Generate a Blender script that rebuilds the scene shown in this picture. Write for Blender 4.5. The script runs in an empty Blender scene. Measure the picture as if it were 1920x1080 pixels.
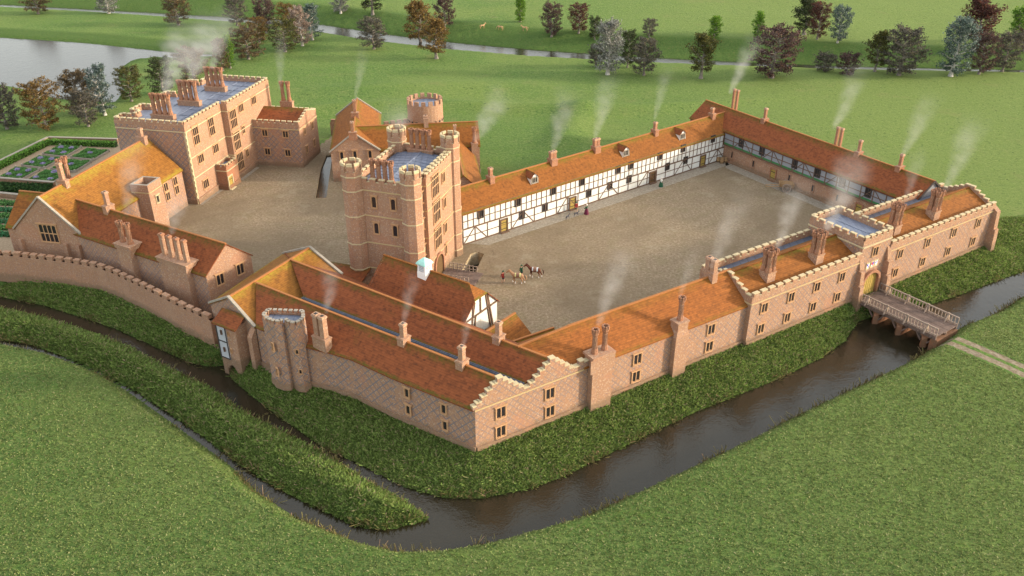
import bpy, bmesh, math, random
import numpy as np
from mathutils import Vector, Matrix
R = math.radians
random.seed(7); RNG = np.random.default_rng(11)
S = bpy.context.scene
COL = S.collection
CAM_H, TILT, FOC = 55.0, R(29.0), 1600.0        # surveyed view: height over the court, tilt, focal length in px of a 1920 frame

# ------------------------------------------------------------------ survey helpers (photo measurements -> metres)
def ray(x, y):
    u, v = (x-960)/FOC, (y-540)/FOC
    return (u, math.cos(TILT)-v*math.sin(TILT), -math.sin(TILT)-v*math.cos(TILT))
def at(x, y, z=0.0):
    r = ray(x, y); t = (z-CAM_H)/r[2]
    return Vector((r[0]*t, r[1]*t, z))
def at2(x, y, z=0.0):
    p = at(x, y, z); return (p.x, p.y)
def wall_hit(px, py, a, b):
    """point of the vertical plane through a-b -> (distance along from a, height)"""
    r = ray(px, py); dx, dy = b[0]-a[0], b[1]-a[1]; L = math.hypot(dx, dy); nx, ny = dy/L, -dx/L
    t = (a[0]*nx+a[1]*ny)/(r[0]*nx+r[1]*ny)
    p = (r[0]*t, r[1]*t, CAM_H+r[2]*t)
    return ((p[0]-a[0])*dx/L+(p[1]-a[1])*dy/L, p[2])
def tall(xb, yb, yt, zb=0.0):
    p = at(xb, yb, zb); return CAM_H-p.y*math.tan(TILT+math.atan((yt-540)/FOC))
def v2(a, b): return (b[0]-a[0], b[1]-a[1])
def unit(a, b):
    d = v2(a, b); L = math.hypot(*d); return (d[0]/L, d[1]/L)
def lerp2(a, b, t): return (a[0]+(b[0]-a[0])*t, a[1]+(b[1]-a[1])*t)
def off(p, d, s, n=None, k=0.0):
    q = (p[0]+d[0]*s, p[1]+d[1]*s)
    return q if n is None else (q[0]+n[0]*k, q[1]+n[1]*k)
def azd(a): return (math.sin(R(a)), math.cos(R(a)))
def V3(p, z): return (p[0], p[1], z)

# ------------------------------------------------------------------ node helpers
class NT:
    def __init__(s, name, rough=0.85, spec=0.25):
        s.m = bpy.data.materials.new(name); s.m.use_nodes = True
        s.t = s.m.node_tree; s.b = s.t.nodes['Principled BSDF']; s.out = s.t.nodes['Material Output']
        s.b.inputs['Roughness'].default_value = rough; s.b.inputs['Specular IOR Level'].default_value = spec
    def n(s, kind, **kw):
        nd = s.t.nodes.new(kind)
        for k, v in kw.items():
            if hasattr(nd, k): setattr(nd, k, v)
        return nd
    def l(s, a, b): s.t.links.new(a, b)
    def put(s, sock, v):
        if hasattr(v, 'is_linked') or hasattr(v, 'links'): s.l(v, sock)
        elif isinstance(v, (tuple, list)) and len(v) == 3 and sock.type == 'RGBA': sock.default_value = (*v, 1)
        else: sock.default_value = v
    def math(s, op, a, b=0.0, c=0.0, clamp=False):
        nd = s.n('ShaderNodeMath', operation=op, use_clamp=clamp)
        s.put(nd.inputs[0], a); s.put(nd.inputs[1], b); s.put(nd.inputs[2], c); return nd.outputs[0]
    def uv(s, name='uv'): return s.n('ShaderNodeUVMap', uv_map=name).outputs[0]
    def pos(s): return s.n('ShaderNodeNewGeometry').outputs['Position']
    def objc(s): return s.n('ShaderNodeTexCoord').outputs['Object']
    def sep(s, v): return s.n('ShaderNodeSeparateXYZ'), v
    def xyz(s, v):
        nd = s.n('ShaderNodeSeparateXYZ'); s.l(v, nd.inputs[0]); return nd.outputs
    def comb(s, x, y, z=0.0):
        nd = s.n('ShaderNodeCombineXYZ'); s.put(nd.inputs[0], x); s.put(nd.inputs[1], y); s.put(nd.inputs[2], z); return nd.outputs[0]
    def noise(s, vec, scale, detail=3.0, rough=0.6, col=False):
        nd = s.n('ShaderNodeTexNoise'); s.l(vec, nd.inputs['Vector'])
        nd.inputs['Scale'].default_value = scale; nd.inputs['Detail'].default_value = detail; nd.inputs['Roughness'].default_value = rough
        return nd.outputs[1 if col else 0]
    def voro(s, vec, scale, feat='F1', col=False):
        nd = s.n('ShaderNodeTexVoronoi', feature=feat); s.l(vec, nd.inputs['Vector']); nd.inputs['Scale'].default_value = scale
        return nd.outputs['Color' if col else 'Distance']
    def ramp(s, fac, stops):
        nd = s.n('ShaderNodeValToRGB'); s.l(fac, nd.inputs[0]); e = nd.color_ramp.elements
        while len(e) < len(stops): e.new(0.5)
        for el, (p, c) in zip(e, stops):
            el.position = p; el.color = (*c, 1) if len(c) == 3 else c
        return nd.outputs[0]
    def step(s, fac, a, b):
        nd = s.n('ShaderNodeMapRange', interpolation_type='SMOOTHSTEP'); s.l(fac, nd.inputs[0])
        nd.inputs[1].default_value = a; nd.inputs[2].default_value = b; return nd.outputs[0]
    def mix(s, fac, a, b, mode='MIX'):
        nd = s.n('ShaderNodeMix', data_type='RGBA', blend_type=mode)
        s.put(nd.inputs[0], fac); s.put(nd.inputs[6], a); s.put(nd.inputs[7], b); return nd.outputs[2]
    def color(s, c): s.put(s.b.inputs['Base Color'], c)
    def bump(s, h, strength=0.5, dist=0.1):
        nd = s.n('ShaderNodeBump'); nd.inputs['Strength'].default_value = strength; nd.inputs['Distance'].default_value = dist
        s.l(h, nd.inputs['Height']); s.l(nd.outputs[0], s.b.inputs['Normal'])

MAT = {}
def brick(name, diaper=0.0, per=0.78, tone=(1, 1, 1), pale=0.5):
    k = NT(name, 0.9, 0.15); uv = k.uv()
    bt = k.n('ShaderNodeTexBrick'); k.l(uv, bt.inputs['Vector'])
    c = lambda r, g, b: (r*tone[0], g*tone[1], b*tone[2])
    for i, v in (('Color1', c(.36, .165, .090)), ('Color2', c(.24, .120, .085)), ('Mortar', c(.42, .34, .27))): k.put(bt.inputs[i], v)
    bt.inputs['Scale'].default_value = 1.0; bt.inputs['Mortar Size'].default_value = .016; bt.inputs['Brick Width'].default_value = .27
    bt.inputs['Row Height'].default_value = .095; bt.inputs['Bias'].default_value = -.1
    n1 = k.noise(uv, 5.0, 4, .8)
    sp = k.ramp(n1, [(.24, c(.18, .13, .115)), (.42, c(.30, .160, .095)), (.56, c(.36, .205, .125)), (.78, c(.52, .40, .30))])
    col = k.mix(.62, bt.outputs[0], sp)
    wn = k.voro(uv, 8.0, col=True); wx = k.xyz(wn)
    col = k.mix(k.math('MULTIPLY', k.step(wx[0], .84, .92), pale*.55), col, c(.66, .54, .43))
    col = k.mix(k.math('MULTIPLY', k.step(wx[1], .86, .94), .4), col, c(.17, .15, .18))
    big = k.noise(uv, .35, 4, .6)
    col = k.mix(k.math('MULTIPLY', k.step(big, .48, .72), .35), col, c(.40, .27, .19))
    if diaper:
        x = k.xyz(uv); wob = k.math('MULTIPLY', k.math('SUBTRACT', k.noise(uv, 1.2, 2), .5), .10)
        a = k.math('FRACT', k.math('ADD', k.math('DIVIDE', k.math('ADD', x[0], x[1]), per), wob))
        b = k.math('FRACT', k.math('ADD', k.math('DIVIDE', k.math('SUBTRACT', x[0], x[1]), per), wob))
        la = k.math('ABSOLUTE', k.math('SUBTRACT', a, .5)); lb = k.math('ABSOLUTE', k.math('SUBTRACT', b, .5))
        ln = k.math('SUBTRACT', 1.0, k.step(k.math('MINIMUM', la, lb), .045, .105))
        gap = k.step(k.noise(uv, .45, 3), .34, .48)
        col = k.mix(k.math('MULTIPLY', k.math('MULTIPLY', ln, gap), diaper), col, c(.125, .145, .185))
    x = k.xyz(uv)
    st = k.noise(k.comb(k.math('MULTIPLY', x[0], 1.6), k.math('MULTIPLY', x[1], .18)), 1.0, 4, .65)
    col = k.mix(k.math('MULTIPLY', k.step(st, .56, .74), .35), col, c(.20, .15, .08))
    zz = k.xyz(k.pos())[2]; dn = k.noise(uv, .8, 4, .65)
    col = k.mix(k.math('MULTIPLY', k.math('SUBTRACT', 1.0, k.step(k.math('SUBTRACT', zz, k.math('MULTIPLY', dn, 1.6)), -.5, .35)), .55), col, c(.135, .105, .07))
    rep_ = k.step(k.noise(uv, .22, 2, .5), .60, .66); col = k.mix(k.math('MULTIPLY', rep_, .30), col, c(.42, .20, .12))
    k.color(col); k.bump(k.math('ADD', bt.outputs[1], n1), .35, .03); MAT[name] = k.m
brick('brick_wall', 0.0); brick('brick_diaper', .55, .84); brick('brick_diaper_bold', .80, 1.0)
brick('brick_pale', .30, .78, (1.22, 1.22, 1.18), .75); brick('brick_red', 0.0, tone=(.92, .78, .72), pale=.25); brick('brick_curtain', 0, tone=(1.0, .98, .98), pale=.3)

def roof(name, base, dark, moss=.8, mosscol=(.20, .17, .025)):
    k = NT(name, .85, .2); uv = k.uv(); sl = k.xyz(k.uv('slope'))
    x = k.xyz(uv)
    row = k.math('FRACT', k.math('DIVIDE', x[1], .26)); colm = k.math('FRACT', k.math('ADD', k.math('DIVIDE', x[0], .22), k.math('MULTIPLY', k.math('FLOOR', k.math('DIVIDE', x[1], .24)), .5)))
    cells = k.n('ShaderNodeTexWhiteNoise', noise_dimensions='2D')
    k.l(k.comb(k.math('FLOOR', k.math('DIVIDE', x[0], .3)), k.math('FLOOR', k.math('DIVIDE', x[1], .24))), cells.inputs['Vector'])
    n1 = k.noise(uv, 1.7, 5, .7); streak = k.noise(k.comb(k.math('MULTIPLY', x[0], .35), k.math('MULTIPLY', x[1], 2.2)), 1.0, 4, .6)
    f = k.math('ADD', k.math('ADD', k.math('MULTIPLY', n1, .45), k.math('MULTIPLY', streak, .35)), k.math('MULTIPLY', cells.outputs[0], .22))
    col = k.ramp(f, [(.30, dark), (.50, base), (.70, tuple(min(1, c*1.28) for c in base))])
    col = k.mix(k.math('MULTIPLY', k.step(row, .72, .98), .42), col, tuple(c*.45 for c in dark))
    t = sl[1]
    rn = k.noise(uv, .75, 4, .65); rn2 = k.noise(uv, 2.6, 3, .6)
    top = k.math('MULTIPLY', k.step(k.math('ADD', t, k.math('MULTIPLY', rn, .55)), 1.00, 1.30), 1.0)
    bot = k.step(k.math('SUBTRACT', k.math('MULTIPLY', rn, .20), t), -.01, .07)
    patch = k.math('MULTIPLY', k.step(k.noise(uv, .16, 3, .6), .58, .74), .28)
    m = k.math('MULTIPLY', k.math('MAXIMUM', k.math('MAXIMUM', top, bot), patch), k.step(rn2, .25, .62))
    col = k.mix(k.math('MULTIPLY', m, moss), col, mosscol)
    k.color(col); k.bump(k.math('ADD', k.math('MULTIPLY', row, .8), k.math('ADD', k.math('MULTIPLY', colm, .25), n1)), .5, .05); MAT[name] = k.m
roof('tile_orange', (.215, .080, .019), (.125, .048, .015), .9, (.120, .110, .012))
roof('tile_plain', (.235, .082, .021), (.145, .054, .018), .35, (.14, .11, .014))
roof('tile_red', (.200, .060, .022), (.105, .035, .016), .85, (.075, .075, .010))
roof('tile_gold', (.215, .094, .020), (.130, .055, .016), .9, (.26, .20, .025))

def simple(name, col, rough=.8, var=.25, scale=2.0, bumpv=.2, spec=.25, pos=False):
    k = NT(name, rough, spec); v = k.pos() if pos else k.uv()
    n = k.noise(v, scale, 4, .65)
    k.color(k.ramp(n, [(.25, tuple(c*(1-var) for c in col)), (.75, tuple(min(1, c*(1+var)) for c in col))]))
    if bumpv: k.bump(n, bumpv, .04)
    MAT[name] = k.m
simple('ridge_tile', (.33, .135, .045), .8, .2, 4); simple('stone', (.49, .41, .26), .85, .22, 3.5); simple('stone_window', (.45, .27, .15), .85, .2, 3)
simple('stone_grey', (.30, .27, .23), .9, .25, 2.5); simple('string_stone', (.45, .34, .19), .85, .2, 3)
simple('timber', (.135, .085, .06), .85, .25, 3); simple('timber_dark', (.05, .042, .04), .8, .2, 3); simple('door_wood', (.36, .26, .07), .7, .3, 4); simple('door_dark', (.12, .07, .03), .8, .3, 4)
simple('bridge_timber', (.150, .108, .092), .85, .35, 1.5); simple('rail_timber', (.30, .235, .195), .8, .25, 3); simple('cart_wood', (.36, .23, .12), .8, .3, 4)
simple('soot', (.045, .04, .04), .9, .2, 4); simple('copper_green', (.36, .66, .60), .6, .15, 2); simple('white_paint', (.78, .77, .76), .7, .06, 3); simple('iron', (.03, .03, .03), .5, .1, 3)
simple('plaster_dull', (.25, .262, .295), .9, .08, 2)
simple('green_board', (.045, .17, .06), .8, .2, 2)
def plaster():
    k = NT('plaster', .9, .15); uv = k.uv(); x = k.xyz(uv)
    st = k.noise(k.comb(k.math('MULTIPLY', x[0], 2.2), k.math('MULTIPLY', x[1], .35)), 1.0, 4, .6)
    col = k.ramp(st, [(.35, (.70, .72, .72)), (.6, (.64, .65, .63)), (.8, (.50, .48, .42))])
    k.color(col); k.bump(k.noise(uv, 5, 3), .15, .03); MAT['plaster'] = k.m
plaster()
simple('plaster_grey', (.40, .42, .46), .9, .08, 2)
def weatherboard():
    k = NT('weatherboard', .8, .2); uv = k.uv(); x = k.xyz(uv)
    f = k.math('FRACT', k.math('DIVIDE', x[0], .45))
    col = k.mix(k.math('MULTIPLY', k.step(f, .86, .97), .35), (.68, .69, .66), (.42, .40, .35))
    n = k.noise(k.comb(x[0], k.math('MULTIPLY', x[1], .3)), 1.1, 4, .6)
    col = k.mix(k.math('MULTIPLY', k.step(n, .52, .75), .45), col, (.72, .62, .38)); k.color(col); MAT['weatherboard'] = k.m
weatherboard()
def lead(name='lead', seam=.75, base=(.27, .33, .45)):
    k = NT(name, .45, .4); uv = k.uv(); x = k.xyz(uv)
    f = k.math('FRACT', k.math('DIVIDE', x[0], seam)); n = k.noise(uv, 1.2, 4, .6)
    col = k.ramp(n, [(.3, tuple(c*.75 for c in base)), (.55, base), (.8, tuple(c*1.35 for c in base))])
    col = k.mix(k.math('MULTIPLY', k.step(f, .88, .95), .55), col, tuple(c*.4 for c in base))
    k.color(col); k.bump(k.math('ADD', k.step(f, .85, .95), k.math('MULTIPLY', n, .4)), .4, .05); MAT[name] = k.m
lead('lead', .75, (.165, .195, .275)); lead('lead_gutter', 1.1, (.10, .12, .17))
def glass():
    k = NT('window_glass', .18, .5); uv = k.uv(); x = k.xyz(uv)
    g = k.math('MAXIMUM', k.step(k.math('FRACT', k.math('DIVIDE', k.math('ADD', x[0], x[1]), .16)), .8, .9), k.step(k.math('FRACT', k.math('DIVIDE', k.math('SUBTRACT', x[0], x[1]), .16)), .8, .9))
    k.color(k.mix(k.math('MULTIPLY', g, .6), (.018, .017, .022), (.06, .052, .045))); MAT['window_glass'] = k.m
glass()
def flat(name, col, rough=.7):
    k = NT(name, rough); k.color(col); MAT[name] = k.m
for n_, c_ in dict(skin=(.55, .33, .24), cloth_white=(.75, .74, .72), cloth_green=(.02, .09, .05), cloth_purple=(.13, .02, .05), cloth_red=(.25, .03, .025), cloth_dark=(.03, .035, .05),
                   hair=(.06, .035, .02), shoe=(.03, .02, .015), coat_light=(.36, .20, .115), coat_bay=(.105, .03, .016), mane_light=(.42, .26, .15), mane_dark=(.05, .015, .01), sock=(.75, .72, .70),
                   saddle=(.24, .13, .09), cloth_yellow=(.62, .60, .26), cloth_blue=(.62, .68, .70), dog_coat=(.06, .06, .075), deer_coat=(.50, .30, .17),
                   shield_white=(.75, .74, .78), shield_blue=(.10, .09, .50), shield_red=(.45, .03, .05), flower=(.34, .30, .50), glass_dark=(.02, .02, .025)).items(): flat(n_, c_)

# ------------------------------------------------------------------ mesh builder
class MB:
    def __init__(s): s.v = []; s.f = []; s.m = []; s.st = []
    def face(s, pts, m=0, st=None):
        i = len(s.v); s.v += [tuple(p) for p in pts]; s.f.append(tuple(range(i, i+len(pts)))); s.m.append(m); s.st.append(st)
    def hexa(s, lo, hi, m=0, mt=None):
        n = len(lo)
        for i in range(n):
            j = (i+1) % n; s.face([lo[i], lo[j], hi[j], hi[i]], m)
        s.face(list(hi), m if mt is None else mt); s.face(list(lo)[::-1], m)
    def prism(s, poly, z0, z1, m=0, mt=None):
        s.hexa([V3(p, z0) for p in poly], [V3(p, z1) for p in poly], m, mt)
    def box(s, c, d, l, w, z0, z1, m=0, mt=None):
        n = (-d[1], d[0]); h, k = l/2, w/2
        s.prism([off(c, d, a*h, n, b*k) for a, b in ((-1, -1), (1, -1), (1, 1), (-1, 1))], z0, z1, m, mt)
    def seg(s, a, b, th, z0, z1, m=0, mt=None, side=0.0):
        d = unit(a, b); n = (-d[1], d[0]); c = lerp2(a, b, .5); c = off(c, n, side)
        s.box(c, d, math.hypot(*v2(a, b)), th, z0, z1, m, mt)
    def ring(s, c, r0, r1, z0, z1, n=8, m=0, rot=0.0, cap=True, mt=None):
        p0 = [V3((c[0]+r0*math.cos(rot+i*2*math.pi/n), c[1]+r0*math.sin(rot+i*2*math.pi/n)), z0) for i in range(n)]
        p1 = [V3((c[0]+r1*math.cos(rot+i*2*math.pi/n), c[1]+r1*math.sin(rot+i*2*math.pi/n)), z1) for i in range(n)]
        for i in range(n):
            j = (i+1) % n; s.face([p0[i], p0[j], p1[j], p1[i]], m)
        if cap: s.face(p1, m if mt is None else mt); s.face(p0[::-1], m)
    def beam(s, p, q, w, h=None, m=0, up=(0, 0, 1)):
        p, q = Vector(p), Vector(q); d = (q-p).normalized(); a = d.cross(Vector(up))
        a = (a if a.length > 1e-4 else d.cross(Vector((1, 0, 0)))).normalized(); b = a.cross(d); h = h or w
        a *= w/2; b *= h/2
        lo = [p-a-b, p+a-b, p+a+b, p-a+b]; hi = [q-a-b, q+a-b, q+a+b, q-a+b]
        s.hexa(lo, hi, m)
    def build(s, name, mats, parent=None, smooth=False):
        me = bpy.data.meshes.new(name)
        o3 = Vector(parent['_o']) if parent is not None and '_o' in parent else Vector((0, 0, 0))
        o = bpy.data.objects.new(name, me); COL.objects.link(o)
        if parent is not None: o.parent = parent; org = o3
        else:
            a = np.array(s.v); org = Vector(((a[:, 0].min()+a[:, 0].max())/2, (a[:, 1].min()+a[:, 1].max())/2, a[:, 2].min())); o.location = org
        o['_o'] = tuple(org)
        me.from_pydata([tuple(Vector(v)-org) for v in s.v], [], s.f)
        for mm in (mats if isinstance(mats, (list, tuple)) else [mats]): me.materials.append(MAT[mm])
        me.polygons.foreach_set('material_index', s.m)
        uv = me.uv_layers.new(name='uv'); sl = me.uv_layers.new(name='slope'); li = 0
        Z = Vector((0, 0, 1))
        for f, st in zip(s.f, s.st):
            P = [Vector(s.v[i]) for i in f]; nrm = Vector((0, 0, 0))
            for i in range(len(P)):
                a, b = P[i], P[(i+1) % len(P)]; nrm += (a-P[0]).cross(b-P[0])
            nrm = nrm.normalized() if nrm.length > 1e-9 else Z
            if abs(nrm.z) > .96: T, B = Vector((1, 0, 0)), Vector((0, 1, 0))
            else:
                T = Z.cross(nrm).normalized(); B = nrm.cross(T)
                if B.z < 0: B = -B; T = -T
            for i, p in enumerate(P):
                uv.data[li].uv = (p.dot(T), p.dot(B)); sl.data[li].uv = st[i] if st else (0, .5); li += 1
        me.validate(); me.update()
        bm = bmesh.new(); bm.from_mesh(me); bmesh.ops.remove_doubles(bm, verts=bm.verts, dist=.0005); bmesh.ops.recalc_face_normals(bm, faces=bm.faces); bm.to_mesh(me); bm.free()
        if smooth: me.polygons.foreach_set('use_smooth', [True]*len(me.polygons))
        return o
def tag(o, label=None, cat=None, group=None, kind=None):
    if label: o['label'] = label
    if cat: o['category'] = cat
    if group: o['group'] = group
    if kind: o['kind'] = kind
    return o
def thing(name, p, label, cat, group=None):
    o = bpy.data.objects.new(name, None); COL.objects.link(o); o.empty_display_size = .2
    o.location = (p[0], p[1], p[2] if len(p) > 2 else 0); o['_o'] = tuple(o.location)
    return tag(o, label, cat, group)

# ------------------------------------------------------------------ building kit
def slope(mb, e0, e1, r1, r0, m=0, th=.14, ov=.28, rm=None):
    """one roof slope: eave e0-e1, ridge r0-r1 (3D); overhangs the eave, has thickness"""
    e0, e1, r1, r0 = map(Vector, (e0, e1, r1, r0))
    if ov:
        a = (e0-r0).normalized(); b = (e1-r1).normalized(); e0 = e0+a*ov; e1 = e1+b*ov
    mb.face([e0, e1, r1, r0], m, [(0, 0), (1, 0), (1, 1), (0, 1)])
    dn = Vector((0, 0, -th))
    mb.face([e0+dn, e1+dn, e1, e0], m, [(0, .3)]*4); mb.face([e0+dn, e0, r0, r0+dn], m, [(0, .3)]*4); mb.face([e1+dn, r1+dn, r1, e1], m, [(0, .3)]*4)
    if rm is not None: mb.beam(r0+Vector((0, 0, .03)), r1+Vector((0, 0, .03)), .26, .14, rm)
def gabled(root, f, he, hr, wall='brick_wall', tile='tile_orange', r0=None, r1=None, gm=None, cop=None, ov=.28, walls=True):
    """f = corners (L0, R0, R1, L1); ridge runs from mid(L0,R0) to mid(L1,R1)"""
    L0, R0, R1, L1 = f
    a = r0 or V3(lerp2(L0, R0, .5), hr); b = r1 or V3(lerp2(L1, R1, .5), hr)
    if walls:
        w = MB()
        w.face([V3(L0, 0), V3(L1, 0), V3(L1, he), V3(L0, he)]); w.face([V3(R0, 0), V3(R1, 0), V3(R1, he), V3(R0, he)])
        w.face([V3(L0, 0), V3(R0, 0), V3(R0, he), (a[0], a[1], a[2]-.05), V3(L0, he)], 1 if gm else 0); w.face([V3(L1, 0), V3(R1, 0), V3(R1, he), (b[0], b[1], b[2]-.05), V3(L1, he)])
        w.build('wall', [wall, gm or wall], root)
    m = MB(); A, B = Vector(a), Vector(b); d = (B-A); d.z = 0; d.normalize(); e = .12
    A2, B2 = A-d*e, B+d*e
    dl0, dr0 = Vector(V3(L0, he))-d*e, Vector(V3(R0, he))-d*e; dl1, dr1 = Vector(V3(L1, he))+d*e, Vector(V3(R1, he))+d*e
    slope(m, dl0, dl1, B2, A2, 0, ov=ov); slope(m, dr0, dr1, B2, A2, 0, ov=ov, rm=1)
    ro = m.build('roof', [tile, 'ridge_tile'], root)
    if cop:
        c = MB()
        for (l, r, p, s) in cop_ends(dl0, dr0, A2, dl1, dr1, B2, cop):
            up = Vector((0, 0, .10)); q = d*(s*.10)
            c.beam(l+up+q+(l-p).normalized()*.3, p+up+q, .34, .22, 0); c.beam(r+up+q+(r-p).normalized()*.3, p+up+q, .34, .22, 0)
        c.build('coping', 'stone_grey', root)
    return ro
def cop_ends(l0, r0, A, l1, r1, B, which):
    out = []
    if 0 in which: out.append((l0, r0, A, 1))
    if 1 in which: out.append((l1, r1, B, -1))
    return out
def parapet(mb, a, b, z0, z1, zm, th=.36, pitch=1.3, fr=.62, side=0.0, bm=0, sm=1, sills=True):
    """brick parapet z0..z1 with stone capped merlons up to zm"""
    d = unit(a, b); L = math.hypot(*v2(a, b)); n = (-d[1], d[0]); a = off(a, n, side)
    mb.box(off(a, d, L/2), d, L, th, z0, z1, bm)
    k = max(1, round(L/pitch)); p = L/k
    for i in range(k):
        c = off(a, d, (i+.5)*p); mb.box(c, d, p*fr, th-.01, z1, zm-.09, bm); mb.box(c, d, p*fr+.07, th+.07, zm-.08, zm+.03, sm)
        if sills and i < k-1: mb.box(off(a, d, (i+1)*p), d, p*(1-fr)-.09, th+.05, z1, z1+.05, sm)
class Face:
    """a wall plane seen from outside; a -> b with the outside on the right"""
    def __init__(s, root, a, b): s.r, s.a, s.b = root, a, b; s.d = unit(a, b); s.n = (s.d[1], -s.d[0])
    def p(s, u, z, o=0.0): q = off(s.a, s.d, u, s.n, o); return (q[0], q[1], z)
    def rect(s, mb, u0, u1, z0, z1, o0, o1, m=0):
        lo = [s.p(u0, z0, o0), s.p(u1, z0, o0), s.p(u1, z0, o1), s.p(u0, z0, o1)]; hi = [s.p(u0, z1, o0), s.p(u1, z1, o0), s.p(u1, z1, o1), s.p(u0, z1, o1)]
        mb.hexa(lo, hi, m)
    def window(s, px, py, w, h, lights=2, rows=1, frame='stone_window', arch=True, hood=True, o=0.0, pane='window_glass', lbl=None, uz=None, t=.13):
        u, z = uz or wall_hit(px, py, s.a, s.b); f = MB(); u0, u1, z0, z1 = u-w/2, u+w/2, z-h/2, z+h/2
        s.rect(f, u0, u1, z0, z1, -.03+o, .03+o)
        for a, b, c, e, q in ((u0-t, u0, z0-t, z1+t, .13), (u1, u1+t, z0-t, z1+t, .13), (u0, u1, z1, z1+t, .13), (u0, u1, z0-t, z0, .17)): s.rect(f, a, b, c, e, -.03+o, q+o)
        if hood: s.rect(f, u0-t-.12, u1+t+.12, z1+t, z1+t+.10, -.03+o, .22+o)
        lw, rh = w/lights, h/rows; mw = .085
        for i in range(1, lights): s.rect(f, u0+i*lw-mw/2, u0+i*lw+mw/2, z0, z1, .03+o, .11+o)
        for i in range(1, rows): s.rect(f, u0, u1, z0+i*rh-.06, z0+i*rh+.06, .03+o, .115+o)
        fo = f.build('window', frame, s.r); g = MB()
        for i in range(lights):
            for j in range(rows):
                a, b = u0+i*lw+mw/2, u0+(i+1)*lw-mw/2; c, e = z0+j*rh+.05, z0+(j+1)*rh-.05; r = (b-a)/2
                pts = [(a, c), (b, c)]
                pts += [(b, e-r*.8), (b-r*.25, e-r*.25), ((a+b)/2, e), (a+r*.25, e-r*.25), (a, e-r*.8)] if arch else [(b, e), (a, e)]
                g.face([s.p(x, y, .045+o) for x, y in pts])
        g.build('pane', pane, fo)
        if lbl: fo['label'] = lbl
        return fo
    def door(s, px, py, w, h, wood='door_wood', frame='timber', o=0.0, arch=False, lbl=None):
        u = wall_hit(px, py, s.a, s.b)[0]; f = MB(); t = .20
        for a, b, c, e in ((u-w/2-t, u-w/2, 0, h+t), (u+w/2, u+w/2+t, 0, h+t), (u-w/2, u+w/2, h, h+t)): s.rect(f, a, b, c, e, -.02+o, .16+o)
        s.rect(f, u-w/2-t, u+w/2+t, 0, .12, -.02+o, .5+o)
        fo = f.build('doorway', frame, s.r); g = MB()
        k = 5
        for i in range(k): s.rect(g, u-w/2+i*w/k+.01, u-w/2+(i+1)*w/k-.01, .12, h, -.02+o, .05+o)
        s.rect(g, u-w/2+.05, u+w/2-.05, h*.25, h*.25+.1, .05+o, .075+o, 1); s.rect(g, u-w/2+.05, u+w/2-.05, h*.75, h*.75+.1, .05+o, .075+o, 1)
        do = g.build('door', [wood, 'iron'], fo)
        if lbl: fo['label'] = lbl
        return fo
    def string(s, mb, z, u0, u1, h=.14, o=.09, m=0): s.rect(mb, u0, u1, z, z+h, -.05, o, m)
def flue(mb, c, z0, z1, r, tudor=True, d=(1, 0), w=None):
    """one chimney shaft: moulded octagon with a spiked crown, or plain square"""
    if tudor:
        H = z1-z0
        mb.ring(c, r*1.35, r*1.35, z0, z0+.10*H, 8, 1); mb.ring(c, r*1.3, r*1.05, z0+.10*H, z0+.22*H, 8, 1); mb.ring(c, r*.92, r*.92, z0+.2*H, z1-.30*H, 8, 0)
        for i in range(8):     # raised spiral ribs of the moulded brick
            a0 = i*math.pi/4; pts = [(c[0]+r*.95*math.cos(a0+q*.9), c[1]+r*.95*math.sin(a0+q*.9), z0+.22*H+q*.46*H) for q in (0, .5, 1)]
            mb.beam(pts[0], pts[1], .06, .06, 1); mb.beam(pts[1], pts[2], .06, .06, 1)
        mb.ring(c, r*.95, r*1.35, z1-.30*H, z1-.20*H, 8, 1); mb.ring(c, r*1.3, r*1.3, z1-.20*H, z1-.07*H, 8, 1, mt=2)
        for i in range(8):
            a = i*math.pi/4+.2; q = (c[0]+r*1.22*math.cos(a), c[1]+r*1.22*math.sin(a)); mb.box(q, (math.cos(a), math.sin(a)), .16, .18, z1-.12*H, z1, 1)
    else:
        w = w or r*2
        mb.box(c, d, w, w, z0, z1-.28, 0); mb.box(c, d, w+.14, w+.14, z1-.28, z1-.08, 1); mb.box(c, d, w+.02, w+.02, z1-.08, z1, 1); mb.box(c, d, w-.26, w-.26, z1-.02, z1+.012, 2)
def chimney(root, c, d, zb, zt, ztop, bl, bw, shafts, r=.3, tudor=True, label=None, brickm='brick_wall'):
    """base block c (along d) zb..zt with shafts [(du, dv)] up to ztop"""
    b = MB(); n = (-d[1], d[0]); b.box(c, d, bl, bw, zb, zt-.16, 0); b.box(c, d, bl+.14, bw+.14, zt-.16, zt-.02, 0); b.box(c, d, bl, bw, zt-.02, zt+.03, 1)
    o = b.build('chimney', [brickm, 'brick_wall'], root)
    for du, dv in shafts:
        m = MB(); flue(m, off(c, d, du, n, dv), zt, ztop, r, tudor, d); m.build('flue', [brickm, 'brick_red' if tudor else 'brick_pale', 'soot'], o)
    if label: o['label'] = label
    return o
def row(n, sp): return [((i-(n-1)/2)*sp, 0) for i in range(n)]
def ridge_pt(px, py, a, b):
    """where a photo point lies on the vertical plane of a ridge -> (2D point, z)"""
    u, z = wall_hit(px, py, a, b); return off(a, unit(a, b), u), z
# ================================================================== BUILDINGS
def zY(py, Y): return CAM_H-Y*math.tan(TILT+math.atan((py-540)/FOC))
D1 = azd(57.3); N1 = (D1[1], -D1[0]); C0 = (-3.55, 65.86)
def FW(u, inw=0.0): return off(C0, D1, u, N1, -inw)
BRH = 5.3

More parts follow.
